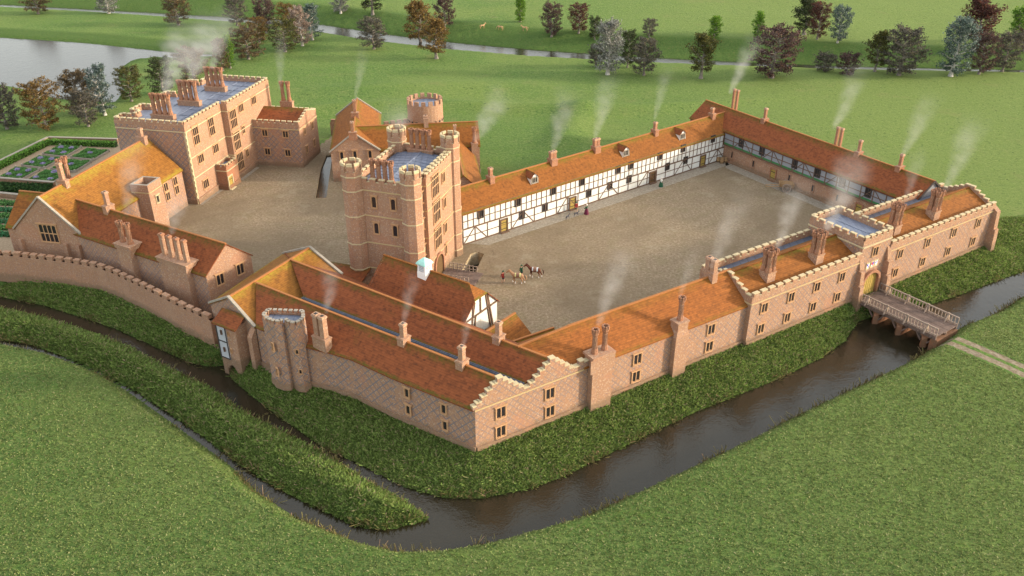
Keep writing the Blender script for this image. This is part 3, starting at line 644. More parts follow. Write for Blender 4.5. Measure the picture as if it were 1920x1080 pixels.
# ---- great gate tower
def great_tower():
    Lc, Fc, Rc, Bc = (-19.85, 99.26), (-12.29, 96.71), (-8.34, 109.65), (-15.77, 112.17); cen = (-14.1, 104.4)
    t = thing('gate_tower', V3(cen, 0), 'tall brick tower with four octagonal turrets and blue lead roof between the courts', 'tower')
    w = MB(); cs = (Lc, Fc, Rc, Bc)
    for i in range(4):
        p, q = cs[i], cs[(i+1) % 4]; w.face([V3(p, 0), V3(q, 0), V3(q, 15.1), V3(p, 15.1)], 0)
    w.build('wall', 'brick_wall', t)
    m = MB()
    for i in range(4):
        p, q = cs[i], cs[(i+1) % 4]; d = unit(p, q); parapet(m, off(p, d, 1), off(q, d, -1), 15.0, 15.35, 15.8, .34, 1.15, .6, side=.15)
    m.build('battlement', ['brick_wall', 'stone'], t)
    l = MB(); k = lambda p: lerp2(cen, p, .93)
    ra, rb = lerp2(Lc, Fc, .5), lerp2(Bc, Rc, .5); ra, rb = lerp2(ra, rb, .04), lerp2(ra, rb, .96)
    l.face([V3(k(Lc), 14.6), V3(k(Bc), 14.6), V3(rb, 15.0), V3(ra, 15.0)]); l.face([V3(k(Fc), 14.6), V3(k(Rc), 14.6), V3(rb, 15.0), V3(ra, 15.0)])
    dd = unit(ra, rb); nn = (-dd[1], dd[0])
    l.beam(V3(ra, 15.04), V3(rb, 15.04), .16, .14)
    for s_ in (-1, 1):
        for i in range(12):
            p = lerp2(ra, rb, (i+.5)/12); l.beam(V3(p, 15.0), V3(off(p, nn, s_*3.6), 14.63), .09, .08)
    l.build('lead_roof', 'lead', t)
    yL = [327.5, 352.4, 396.3, 447.5, 497.0]; zs = [zY(y, 98.1) for y in yL]; zs2 = [zY(y, 108.5) for y in (274.1, 296.8, 339.2, 387.6, 434.0)]
    levels = [16.03, 14.15, 10.75, 6.95, 3.3, .9]
    for c in cs:
        b = MB(); b.ring(c, 1.32, 1.32, 0, 16.75, 8, 0, R(22.5), cap=False); b.ring(c, 1.42, 1.42, 0, .85, 8, 0, R(22.5))
        b.ring(c, 1.05, 1.05, 16.2, 16.75, 8, 1, R(22.5), cap=False)
        b.face([V3((c[0]+1.06*math.cos(R(22.5)+i*math.pi/4), c[1]+1.06*math.sin(R(22.5)+i*math.pi/4)), 16.6) for i in range(8)], 0)
        for i in range(8):
            a0 = R(22.5)+i*math.pi/4; ac = a0+math.pi/8; P = [(c[0]+r_*math.cos(q), c[1]+r_*math.sin(q)) for r_, q in ((1.33, a0+.11), (1.33, a0+math.pi/4-.11), (1.06, a0+math.pi/4-.11), (1.06, a0+.11))]
            b.prism(P, 16.75, 17.5, 0, 0); b.prism(P, 17.5, 17.85, 1, 1)
            P = [(c[0]+r_*math.cos(q), c[1]+r_*math.sin(q)) for r_, q in ((1.32, a0), (1.32, a0+math.pi/4), (1.05, a0+math.pi/4), (1.05, a0))]; b.face([V3(p, 16.75) for p in P], 1)
        to = b.build('turret', ['brick_wall', 'stone', 'stone_grey'], t)
        s = MB()
        for z in levels: s.ring(c, 1.40, 1.40, z, z+.13, 8, 0, R(22.5))
        s.build('string_course', 'stone', to)
    fl = Face(t, Lc, Fc); fr = Face(t, Fc, Rc); s = MB(); LL, LR = math.dist(Lc, Fc), math.dist(Fc, Rc)
    for z in levels[1:]: fl.string(s, z, 1.2, LL-1.2)
    for z in levels[1:]: fr.string(s, z, 1.2, 3.4)
    s.build('string_course', 'string_stone', t)
    for px, py in ((701.5, 378.8), (737.5, 383.6), (706.3, 427.8), (741.4, 433)): fl.window(px, py, .62, 1.5, 1)
    # projecting centre bay with the great windows over the arch
    u0, u1, o = 3.4, LR-1.0, .55; b = MB(); fr.rect(b, u0, u1, 0, 15.1, -.05, o, 0)
    for z in levels[1:-1]: fr.string(b, z, u0-.05, u1, .13, o+.08, 1)
    parapet(b, fr.p(u0, 0, o)[:2], fr.p(u1, 0, o)[:2], 15.0, 15.35, 15.8, .34, 1.0, .6, side=.15, bm=0, sm=2)
    b.build('bay', ['brick_wall', 'string_stone', 'stone'], t)
    fb = Face(t, fr.p(0, 0, o)[:2], fr.p(LR, 0, o)[:2])
    for px, py in ((815.3, 347.3), (818.2, 395.6), (820.9, 443.9)): fb.window(px, py, 2.2, 2.9, 4, 2)
    for px, py in ((829.8, 332.6), (832.2, 380), (834, 427)): fb.window(px+.5, py, .95, 1.3, 2)
    fb.window(835.8, 466.5, .45, 1.5, 1)
    for px, py in ((791.9, 369.2), (795, 418.3), (797.4, 466.5)): fr.window(px, py, .45, 1.4, 1)
    ua = wall_hit(822.5, 490, fb.a, fb.b)[0]; a = MB(); hw = 1.35; pts = [(ua-hw, 0.02), (ua+hw, .02)]+[(ua+hw*math.cos(i*math.pi/8), 2.0+1.25*math.sin(i*math.pi/8)) for i in range(9)]
    a.face([fb.p(x, z, .03) for x, z in pts], 0)
    for i in range(8):
        p = [(ua+hw*k*math.cos(q*math.pi/8), 2.0+1.25*k*math.sin(q*math.pi/8)) for q, k in ((i, 1), (i, 1.25), (i+1, 1.25), (i+1, 1))]
        a.hexa([fb.p(x, z, -.02) for x, z in p], [fb.p(x, z, .25) for x, z in p], 1)
    for sx in (-1, 1): fb.rect(a, ua+sx*hw*1.125-hw*.125, ua+sx*hw*1.125+hw*.125, 0, 2.0, -.02, .25, 1)
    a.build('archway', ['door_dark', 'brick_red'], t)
    dl = unit(Lc, Fc); dn = unit(Lc, Bc)
    c1 = off(lerp2(Lc, Fc, .5), dn, .75); chimney(t, off(c1, dl, -.2), dl, 14.6, 15.35, 18.1, 3.7, .8, row(4, .86), r=.27)
    c2 = off(lerp2(Bc, Rc, .5), dn, -.5); chimney(t, off(c2, dl, -.2), dl, 14.6, 15.35, 18.1, 3.7, .8, row(4, .86), r=.27)
great_tower()

# ---- timber-framed north range
N0 = (-7.17, 112.08); ND = azd(52.15); NN = (ND[1], -ND[0]); NLEN = 58.2
def NP(u, inw=0.0): return off(N0, ND, u, NN, -inw)
def frame_wall(f, m, L, zs, up_pitch, lo_pitch, braces=True):
    z0, z1, z2, z3, z4 = zs
    for z, h in ((z0, .2), (z2, .22), (z4-.16, .16)): f.rect(m, 0, L, z, z+h, 0, .07)
    for z in (z1, z3): f.rect(m, 0, L, z, z+.11, 0, .05)
    n = round(L/up_pitch)
    for i in range(n+1): u = i*L/n; f.rect(m, max(0, u-.06), min(L, u+.06), z2+.2, z4-.1, 0, .055)
    n = round(L/lo_pitch)
    for i in range(n+1):
        u = i*L/n; f.rect(m, max(0, u-.07), min(L, u+.07), z0, z2, 0, .058)
        if braces and i % 4 in (0, 1) and i < n:
            a, b = (i*L/n, (i+1)*L/n); q = (f.p(a+.1, z0+.1, .03), f.p(b-.1, z2, .03)) if i % 4 == 0 else (f.p(a+.1, z2, .03), f.p(b-.1, z0+.1, .03))
            m.beam(q[0], q[1], .14, .045, 0, up=(f.n[0], f.n[1], 0))
def north_range():
    t = thing('timber_range', V3(NP(29, 3), 0), 'long white timber-framed range with three roof dormers along the outer court', 'building', 'timber-framed ranges of the court')
    he, hr = 5.15, 7.65; w = MB(); a, b, c, e = NP(.2), NP(NLEN), NP(NLEN, 6), NP(.2, 6)
    w.face([V3(a, 0), V3(b, 0), V3(b, he), V3(a, he)]); w.face([V3(e, 0), V3(c, 0), V3(c, he), V3(e, he)]); w.face([V3(a, 0), V3(e, 0), V3(e, he), V3(NP(.2, 3), hr-.1), V3(a, he)])
    w.build('wall', 'plaster', t)
    f = Face(t, N0, NP(NLEN)); m = MB(); frame_wall(f, m, NLEN, (0, 1.15, 2.35, 3.6, he), .98, 2.2); m.build('timber_frame', 'timber', t)
    r = MB(); ra, rb = V3(NP(-.2, 3), hr), V3(NP(NLEN+3.5, 3), hr)
    slope(r, V3(NP(-.2), he), V3(NP(NLEN+.3), he), rb, ra, 0, rm=1, ov=.35); slope(r, V3(NP(-.2, 6), he), V3(NP(NLEN+3.5, 6), he), rb, ra, 0); r.build('roof', ['tile_orange', 'ridge_tile'], t)
    for px, py in ((900.5, 401.4), (970.3, 379), (1036.5, 357.4), (1090.5, 340.2), (1158, 317.6), (1182.2, 309.6), (1236.6, 292.6), (1280.7, 277.8), (1336.6, 260),
                   (978.4, 403), (1021.5, 388.2), (1103.7, 361.3), (1143.2, 347.6), (1179.2, 335.4), (1251, 311.9), (1285, 300)):
        f.window(px, py, .8, 1.05, 2, frame='timber_dark', arch=False, hood=False)
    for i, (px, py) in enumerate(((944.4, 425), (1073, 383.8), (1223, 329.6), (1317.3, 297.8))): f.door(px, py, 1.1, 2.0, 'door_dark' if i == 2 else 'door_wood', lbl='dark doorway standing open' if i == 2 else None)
    fd = Face(t, NP(0, .95), NP(NLEN, .95))
    for px, py in ((1001.8, 339.2), (1173.3, 286), (1279.6, 253)):
        u, z = wall_hit(px, py, fd.a, fd.b); hw = .72; zb, ze, zr = 5.75, 6.95, 7.6; k = (hr-he)/3.0
        def back(zz): return -((zz-he)/k-.95)-.05
        g = MB(); g.face([fd.p(u-hw, zb, 0), fd.p(u+hw, zb, 0), fd.p(u+hw, ze, 0), fd.p(u, zr, 0), fd.p(u-hw, ze, 0)], 0)
        for s_ in (-1, 1): g.face([fd.p(u+s_*hw, zb, 0), fd.p(u+s_*hw, ze, 0), fd.p(u+s_*hw, ze, back(ze)), fd.p(u+s_*hw, zb, back(zb))], 0)
        do = g.build('dormer', 'white_paint', t); q = MB()
        for s_ in (-1, 1): slope(q, fd.p(u+s_*(hw+.05), ze-.03, .18), fd.p(u+s_*(hw+.05), ze-.03, back(ze)), fd.p(u, zr+.02, back(zr)), fd.p(u, zr+.02, .18), 0, th=.08, ov=.1)
        q.build('dormer_roof', 'tile_red', do)
        fd2 = Face(do, fd.a, fd.b); fd2.window(0, 0, .95, .8, 3, frame='stone_grey', arch=False, hood=False, uz=(u, 6.45))
    ra2, rb2 = NP(0, 3), NP(NLEN, 3)
    for bx, by, ty, n, zt in ((918.5, 333, 315.7, 1, 9.5), (1035, 300, 283, 2, 9.4), (1116.5, 278, 259, 2, 9.5), (1227, 246, 226, 1, 9.5), (1334.5, 212, 199, 1, 9.2)):
        q, z = ridge_pt(bx, by-3, ra2, rb2); chimney(t, off(q, NN, .15), ND, 6.9, 8.2, zt, .85*n**.5, 1.15, row(n, .62), tudor=False, r=.26 if n == 1 else .27, brickm='brick_red')
north_range()

ED = azd(147.95); E0 = (39.05, 146.33); EN = (ED[1], -ED[0])
def EP(s_, inw=0.0): return off(E0, ED, s_, EN, -inw)
def east_range():
    t = thing('timber_range', V3(EP(14, 3), 0), 'range of timber-framed upper storey over brick with dark red roof, closing the court', 'building', 'timber-framed ranges of the court')
    s0, s1 = -10.2, 37.2; he, hr, zj = 5.65, 8.3, 3.0; w = MB(); a, b, c, e = EP(s0), EP(s1), EP(s1, 6.6), EP(s0, 6.6)
    for p, q in ((a, b), (b, c), (c, e), (e, a)): w.face([V3(p, 0), V3(q, 0), V3(q, zj+.05), V3(p, zj+.05)], 0)
    w.seg(EP(-1), EP(s1), .2, 0, .42, 0, side=-.09); w.build('wall', ['brick_wall'], t)
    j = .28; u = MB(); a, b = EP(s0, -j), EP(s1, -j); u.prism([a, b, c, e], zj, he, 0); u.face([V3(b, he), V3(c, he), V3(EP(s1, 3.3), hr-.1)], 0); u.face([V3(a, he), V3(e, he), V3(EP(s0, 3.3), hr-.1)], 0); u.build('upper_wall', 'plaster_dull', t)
    f = Face(t, EP(s0, -j), EP(s1, -j)); L = s1-s0; m = MB()
    f.rect(m, 0, L, zj-.02, zj+.2, 0, .07); f.rect(m, 0, L, zj+1.15, zj+1.27, 0, .05); f.rect(m, 0, L, he-.5, he-.38, 0, .05)
    n = 21
    for i in range(n+1):
        x = i*L/n; f.rect(m, max(0, x-.08), min(L, x+.08), zj+.2, he, 0, .06)
        if i < n and i % 3 != 1:
            q = (f.p(x+.1, zj+.2, .03), f.p(x+L/n-.1, he-.4, .03)) if i % 3 == 2 else (f.p(x+.1, he-.4, .03), f.p(x+L/n-.1, zj+.2, .03)); m.beam(q[0], q[1], .13, .045, 0, up=(f.n[0], f.n[1], 0))
    m.build('timber_frame', 'timber', t)
    g = MB(); f.rect(g, 0, L, zj+.2, zj+.5, 0, .03); g.build('painted_board', 'green_board', t)
    r = MB(); ra, rb = V3(EP(s0-.2, 3.3), hr), V3(EP(s1+.2, 3.3), hr); slope(r, V3(EP(s0-.2, -j), he), V3(EP(s1+.2, -j), he), rb, ra, 0, rm=1); slope(r, V3(EP(s0-.2, 6.6), he), V3(EP(s1+.2, 6.6), he), rb, ra, 0); r.build('roof', ['tile_red', 'ridge_tile'], t)
    bb = MB(); e3 = Vector((ED[0], ED[1], 0))*.22
    for k in (-j-.2, 6.8): bb.beam(Vector(V3(EP(s1, k), he-.1))+e3, Vector(V3(EP(s1, 3.3), hr-.02))+e3, .12, .25)
    bb.build('barge_board', 'timber_dark', t)
    for px, py in ((1390.4, 267.4), (1429.2, 282.7), (1490.4, 306.7), (1533.3, 323.5), (1579.7, 341.7), (1628.3, 360.8)): f.window(px, py, .85, 1.3, 2, frame='timber_dark', arch=False, hood=False)
    fl = Face(t, EP(s0), EP(s1))
    for px, py in ((1373, 290.4), (1412.9, 307), (1480, 333.6), (1524.1, 353), (1570, 370.8)): fl.window(px, py, .42, 1.15, 1, frame='brick_wall', hood=False, t=.08)
    for px, py in ((1449.6, 327.4), (1610.8, 389.2)): fl.door(px, py, 1.05, 2.05, frame='brick_red')
    A, B = EP(0, 3.3), EP(37, 3.3)
    q, z = ridge_pt(1367, 205, A, B); chimney(t, off(q, EN, -1.3), ED, 5.8, 7.6, 11.6, 1.8, .9, row(2, .85), tudor=False, r=.19, brickm='brick_red')
    q, z = ridge_pt(1563, 272, A, B); chimney(t, off(q, EN, -1.0), ED, 6, 7.9, 11.1, 1.6, .9, row(2, .8), tudor=False, r=.2, brickm='brick_red')
    for bx, by in ((1433.5, 228), (1609, 292), (1686, 318)):
        q, z = ridge_pt(bx, by, A, B); chimney(t, q, ED, 7.4, 8.75, 10.6, .8, 1.2, [(0, 0)], tudor=False, r=.22, brickm='brick_red')
east_range()

# ---- great hall, kitchen range
HD = azd(12.66)
def hall():
    L0, R0 = at2(27.8, 426.5, 6.15), at2(151, 438.7, 6.15); L1, R1 = off(L0, HD, 24.4), off(R0, HD, 24.4)
    t = thing('great_hall', V3(lerp2(L0, R1, .5), 0), 'great hall with high mossy orange roof and grey coped gable window by the kitchen garden', 'building', 'brick ranges of the palace')
    gabled(t, (L0, R0, R1, L1), 6.15, 10.95, 'brick_diaper', 'tile_gold', cop=(0,), gm='brick_wall')
    f = Face(t, L0, R0); f.window(92, 437.3, 2.6, 2.5, 4, 2)
    W = math.dist(L0, R0)
    b = MB()
    for u in (.3, W-.9, W*.72): f.rect(b, u, u+.55, -.3, 4.6, -.05, .55)
    b.build('buttress', 'brick_wall', t)
    fs = Face(t, R0, R1)
    for px, py in ((310, 350.6), (327.5, 339.4), (314.4, 368), (331, 356)): fs.window(px, py, .95, 1.25, 2)
    # stair turret against the court wall
    P = [at2(*q, 8.2) for q in ((242.5, 344.4), (275.6, 346.9), (300, 331), (267.5, 328.8))]; m = MB(); c = lerp2(P[0], P[2], .5)
    for i in range(4): m.face([V3(P[i], 0), V3(P[(i+1) % 4], 0), V3(P[(i+1) % 4], 8.1), V3(P[i], 8.1)]); m.seg(P[i], P[(i+1) % 4], .2, 6.8, 6.95, 1)
    I = [lerp2(p, c, .22) for p in P]
    for i in range(4): j = (i+1) % 4; m.face([V3(P[i], 8.1), V3(P[j], 8.1), V3(I[j], 8.1), V3(I[i], 8.1)], 2); m.face([V3(I[i], 6.4), V3(I[j], 6.4), V3(I[j], 8.1), V3(I[i], 8.1)])
    so = m.build('stair_turret', ['brick_wall', 'string_stone', 'stone_grey'], t); l = MB(); l.face([V3(lerp2(p, c, .2), 6.9) for p in P]); l.build('lead_roof', 'lead', so)
    fr = Face(so, P[1], P[2]); fr.window(295, 373, .6, 1.1, 1, frame='stone'); 
    ra, rb = lerp2(L0, R0, .5), lerp2(L1, R1, .5)
    q, z = ridge_pt(267, 268, ra, rb); chimney(t, q, HD, 10.3, 11.6, 12.9, .8, 1.5, [(0, 0)], tudor=False, r=.3)
    q, z = ridge_pt(121, 350, ra, rb); chimney(t, q, HD, 10.2, 11.5, 13.9, .8, 1.3, [(0, 0)], tudor=False, r=.28)
    hn = (-HD[1], HD[0]); q, z = ridge_pt(150, 330, ra, rb); q = off(q, hn, 2.4); chimney(t, q, HD, 5, 9.6, 13.2, 2.0, .9, row(2, 1.1), r=.3)
    # short west bay with its own ridge
    wv = (-HD[1], HD[0]); ea = at2(26, 421, 6.15); wl = off(L0, wv, 1.6); r_ = gabled(t, (off(wl, HD, .35), off(wl, HD, 8.2), off(off(L0, HD, 8.2), wv, -4), off(off(L0, HD, .35), wv, -4)), 6.1, 9.6, 'brick_wall', 'tile_orange')
    return L0, R0, L1, R1
HALL = hall()
def kitchen():
    L0, R0 = at2(385.8, 515, 6.2), at2(470, 476.7, 6.2); v = v2(at2(420, 458.3, 9.05), at2(139.5, 375, 9.05)); L1, R1 = off(L0, v, 1.0), off(R0, v, 1.0); d = unit(L0, L1)
    t = thing('kitchen_range', V3(lerp2(L0, R1, .5), 0), 'brick kitchen range with three wall chimneys facing the long curtain wall', 'building', 'brick ranges of the palace')
    gabled(t, (L0, R0, R1, L1), 6.2, 9.05, 'brick_diaper', 'tile_red', gm='brick_wall')
    f = Face(t, L0, R0)
    for px, py in ((412.5, 523.3), (450, 504)): f.window(px, py, 1.0, 1.4, 2)
    fs = Face(t, L1, L0); LL = math.dist(L0, L1)
    for (xl, xr, yt, n, rr, td, zt, top) in ((229, 262, 441, 2, .30, True, 7.2, 10.1), (302, 360, 476, 4, .24, False, 7.2, 10.2)):
        u0 = wall_hit(xl, 470, fs.a, fs.b)[0]; u1 = wall_hit(xr, 500, fs.a, fs.b)[0]; m = MB()
        fs.rect(m, u0+.2, u1-.2, 0, 6.6, -.9, .8, 0); fs.rect(m, u0, u1, 6.6, zt-.1, -1.0, .9, 0); fs.rect(m, u0-.1, u1+.1, zt-.1, zt+.05, -1.1, 1.0, 1); o = m.build('chimney', ['brick_wall', 'brick_wall'], t)
        for k in range(n):
            u = u0+(k+.5)*(u1-u0)/n; g = MB(); flue(g, fs.p(u, 0, 0)[:2], zt, top, rr, td, fs.d); g.build('flue', ['brick_wall', 'brick_red', 'soot'], o)
    ra, rb = lerp2(L0, R0, .5), lerp2(L1, R1, .5); q, z = ridge_pt(202, 384, ra, rb); chimney(t, q, d, 8.3, 9.7, 11.6, .8, 1.3, [(0, 0)], tudor=False, r=.27)
kitchen()

# ---- mansion with flat lead roof, porch and north wing
MDz = 13.66; FL = (-50.6, 127.15); MF = azd(12.1); ML = azd(282.1)      # facade runs along MF, depth along ML
def MP(u, w_=0.0): return (FL[0]+MF[0]*u+ML[0]*w_, FL[1]+MF[1]*u+ML[1]*w_)
def mansion():
    t = thing('mansion', V3(MP(13, 6), 0), 'three-storey brick mansion with flat lead roof and rows of chimney shafts', 'mansion')
    Lh, Dp = 26.4, 12.1; o = 1.1
    back = [MP(Lh, Dp-2), MP(Lh-4, Dp-2), MP(Lh-4, Dp), MP(Lh-7.4, Dp), MP(Lh-7.4, Dp-2), MP(15, Dp-2), MP(15, Dp), MP(11.4, Dp), MP(11.4, Dp-2), MP(7.6, Dp-2), MP(7.6, Dp), MP(4.2, Dp+.0), MP(4.2, Dp-1.8), MP(2.4, Dp-1.8), MP(2.4, Dp), MP(0, Dp)]
    poly = [MP(0), MP(11.2), MP(11.2, -o), MP(Lh, -o)]+[MP(Lh, Dp-2)]+back[1:]
    w = MB(); n = len(poly)
    for i in range(n):
        a, b = poly[i], poly[(i+1) % n]; mm = 1 if i == n-1 else 0
        w.face([V3(a, 0), V3(b, 0), V3(b, 12.75), V3(a, 12.75)], mm)
    w.seg(MP(0), MP(11.2), .2, 0, .9, 0, side=-.09); w.seg(MP(11.2, -o), MP(Lh, -o), .2, 0, .9, 0, side=-.09); w.seg(MP(0, Dp), MP(0), .2, 0, .9, 0, side=-.09)
    w.build('wall', ['brick_wall', 'brick_diaper_bold'], t)
    m = MB()
    for i in range(n):
        a, b = poly[i], poly[(i+1) % n]; parapet(m, a, b, 12.7, 13.25, 13.7, .36, 1.15, .62, side=.17)
    m.build('battlement', ['brick_wall', 'stone'], t)
    q = MB()
    for i in range(24): q.box(off(MP(0, 0), MF, .10, ML, .10), MF, .26 if i % 2 else .40, .40 if i % 2 else .26, i*.5, i*.5+.485, 0)
    q.build('quoin', 'stone', t)
    l = MB(); lp = [V3(p, 12.72) for p in (MP(.2, .2), MP(11.3, .2), MP(11.3, -o+.2), MP(Lh-.2, -o+.2), MP(Lh-.2, Dp-2.2), MP(.2, Dp-1.9))]; l.face(lp); 
    for w_ in (2.6, 4.4, 7.8): l.beam(V3(MP(.4, w_), 12.78), V3(MP(Lh-.4, w_), 12.78), .14, .10)
    for k in range(1, 9): l.beam(V3(MP(k*2.9, .3), 12.77), V3(MP(k*2.9, 4.4), 12.77), .07, .06)
    for u in (0, 8, 17.6): l.face([V3(p, 12.715) for p in (MP(u+.2+(2.2 if u == 0 else 3.4 if u == 8 else 1.4), Dp-2), MP(u+4.4+(2.8 if u == 0 else 2.4 if u == 8 else .2), Dp-2), MP(u+4.4+(2.8 if u == 0 else 2.4 if u == 8 else .2), Dp-.2), MP(u+.2+(2.2 if u == 0 else 3.4 if u == 8 else 1.4), Dp-.2))])
    l.build('lead_roof', 'lead', t)
    f1 = Face(t, MP(0), MP(Lh)); f2 = Face(t, MP(0, -o), MP(Lh, -o)); f3 = Face(t, MP(0, Dp), MP(0)); s = MB()
    for z in (11.95, 7.6, 4.3):
        f1.string(s, z, 0, 11.1); f2.string(s, z, 11.2, Lh)
        s.seg(MP(11.2, -o), MP(11.2), .16, z, z+.14, 0, side=.07)
    f3.string(s, 11.95, 0, Dp); s.build('string_course', 'stone', t)
    for px, py in ((366.7, 253.3), (395.8, 236.7)): f1.window(px, py, 1.55, 2.9, 3, 2)
    for px, py in ((404, 278.2), (376, 297)): f1.window(px, py, 1.55, 1.35, 3)
    f1.window(385.6, 344.4, 1.55, 1.4, 3)
    for px, py in ((437, 222.5), (444, 263.3), (450.4, 302)): f2.window(px, py, 2.0, 3.0, 4, 2)
    for px, py in ((451, 202.5), (475, 188)): f2.window(px, py, 1.5, 1.3, 3)
    for px, py in ((455.8, 243.3), (463, 286.7)): f2.window(px, py, .9, 1.3, 2)
    for u in (3.2, 11.0, 19.6):
        chimney(t, MP(u, 5.4), ML, 12.7, 13.6, 16.9, 3.9, .95, row(4, .92), r=.3)
    # embattled porch
    pu0, pu1, po = 6.6, 10.3, 1.9; A, B, C, D = MP(pu0, 0), MP(pu0, -po), MP(pu1, -po), MP(pu1, 0); m = MB()
    for a, b in ((A, B), (B, C), (C, D)): m.face([V3(a, 0), V3(b, 0), V3(b, 3.7), V3(a, 3.7)], 0); parapet(m, a, b, 3.65, 3.95, 4.4, .28, .85, .6, side=.13); m.seg(a, b, .16, 3.2, 3.33, 1, side=-.06); m.seg(a, b, .2, 0, .7, 0, side=-.09)
    m.face([V3(p, 3.68) for p in (A, B, C, D)], 2); pr = m.build('porch', ['brick_red', 'stone', 'lead'], t)
    fp = Face(pr, B, C); fp.door(433, 345, 1.2, 2.15, frame='stone')
    # north wing
    w0, wl, wd = (-37.13, 143.5), 9.9, 8.1; wt = thing('north_wing', (-41, 149, 0), 'two-storey brick wing with stepped parapet and red roof at the mansion right end', 'building', 'brick ranges of the palace')
    WF = azd(280.2); WR_ = azd(10.2)
    def WP(u, v): return (w0[0]+WF[0]*u+WR_[0]*v, w0[1]+WF[1]*u+WR_[1]*v)
    m = MB(); P = [WP(0, 0), WP(0, wd), WP(wl, wd), WP(wl, 0)]
    for i in range(4): a, b = P[i], P[(i+1) % 4]; m.face([V3(a, 0), V3(b, 0), V3(b, 7.3), V3(a, 7.3)], 1 if i == 3 else 0); m.seg(a, b, .22, 0, 1.0, 0, side=.09 if i in (0, 3) else 0)
    m.build('wall', ['brick_wall', 'brick_diaper_bold'], wt)
    b = MB(); parapet(b, P[3], P[0], 7.2, 7.9, 8.4, .34, 1.05, .62, side=.16); parapet(b, P[1], P[2], 7.2, 7.9, 8.4, .34, 1.05, .62, side=.16)
    k = 9
    for i in range(k):
        top = 8.4+min(i, k-1-i)*.24; v0, v1 = i*wd/k, (i+1)*wd/k; a, e = WP(.17, v0), WP(.17, v1); b.seg(a, e, .34, 7.2, top-.1, 0); b.seg(WP(.17, v0+.02), WP(.17, v1-.05), .42, top-.1, top, 1)
    b.build('battlement', ['brick_wall', 'stone'], wt)
    s = MB(); fw = Face(wt, P[3], P[0]); fe = Face(wt, P[0], P[1]); fw.string(s, 6.85, 0, wl); fe.string(s, 6.85, 0, wd); s.build('string_course', 'string_stone', wt)
    r = MB(); slope(r, V3(WP(.4, .4), 7.35), V3(WP(wl, .4), 7.35), V3(WP(wl, 5.0), 9.3), V3(WP(.4, 5.0), 9.3), 0, ov=0); slope(r, V3(WP(.4, wd-.4), 7.4), V3(WP(wl, wd-.4), 7.4), V3(WP(wl, 5.0), 9.3), V3(WP(.4, 5.0), 9.3), 0, ov=0); r.build('roof', 'tile_red', wt)
    for px, py in ((496.7, 249), (535.5, 251.7), (502, 284), (540, 286.7)): fw.window(px, py, .95, 1.15, 2)
    for px, py in ((570.8, 245.8), (585, 235), (575, 280), (589, 268)): fe.window(px, py, .75, 1.2, 2)
    chimney(wt, WP(5.2, wd-.5), WF, 7.3, 9.6, 13.2, 2.3, .9, row(2, 1.15), r=.3)
mansion()

# ---- buildings behind the great tower
def rear_block():
    L0, R0 = (-30.55, 136.8), (-22.55, 137.85); d = unit(L0, R0); bd = (-d[1]*1, d[0]); bd = unit((0, 0), (-.125, .99)); L1, R1 = off(L0, bd, 20.3), off(R0, bd, 20.3)
    t = thing('chapel_range', V3(lerp2(L0, R1, .5), 0), 'steep gabled brick building with three arched lights standing left of the round tower', 'building', 'brick ranges of the palace')
    gabled(t, (L0, R0, R1, L1), 5.4, 8.4, 'brick_wall', 'tile_orange', cop=(0, 1))
    f = Face(t, L0, R0)
    for px, py in ((640.8, 291.7), (665.5, 290), (693.8, 289)): f.window(px, py, .55, 1.3, 1)
    ra, rb = lerp2(L0, R0, .5), lerp2(L1, R1, .5)
    q, z = ridge_pt(661, 246, ra, rb); chimney(t, q, bd, 7.8, 9.1, 10.9, .8, 1.3, [(0, 0)], tudor=False, r=.24, brickm='brick_red')
    q, z = ridge_pt(665, 207, ra, rb); chimney(t, q, bd, 7.8, 9.1, 11.4, .8, 1.3, [(0, 0)], tudor=False, r=.24, brickm='brick_red')
    # cross range behind the tower
    t2 = thing('rear_range', (-14, 143, 0), 'orange-roofed brick range hidden behind the great tower, running towards the green', 'building', 'brick ranges of the palace')
    a, b = (-27.0, 141.6), (-6.05, 144.4); d = unit(a, b); n = (-d[1], d[0]); hw = 3.4
    gabled(t2, (off(b, n, -hw), off(b, n, hw), off(a, n, hw), off(a, n, -hw)), 5.1, 8.2, 'brick_wall', 'tile_orange')
    q, z = ridge_pt(799, 238, a, b); chimney(t2, q, d, 7.6, 9.3, 9.7, .8, 1.2, [(0, 0)], tudor=False, r=.3)
    c = off(b, n, -hw-.2); c = off(c, d, -.9); chimney(t2, c, d, 0, 5.6, 8.4, 1.1, .9, [(0, 0)], r=.3)
    t3 = thing('rear_wing', (-8, 133, 0), 'short wing with sunlit orange roof behind the right turret of the great tower', 'building', 'brick ranges of the palace')
    a, b = at2(886, 277, 3.8), at2(903, 341, 3.4); d = unit(a, b); n = (d[1], -d[0]); a = off(a, d, -1.0); b = off(b, d, 5.5); w_ = 6.6
    gabled(t3, (a, off(a, n, w_), off(b, n, w_), b), 3.6, 6.9, 'brick_wall', 'tile_orange')
    q = lerp2(off(a, n, w_/2), off(b, n, w_/2), .25); chimney(t3, q, d, 6.4, 7.5, 9.6, .8, .8, [(0, 0)], tudor=False, r=.22)
rear_block()
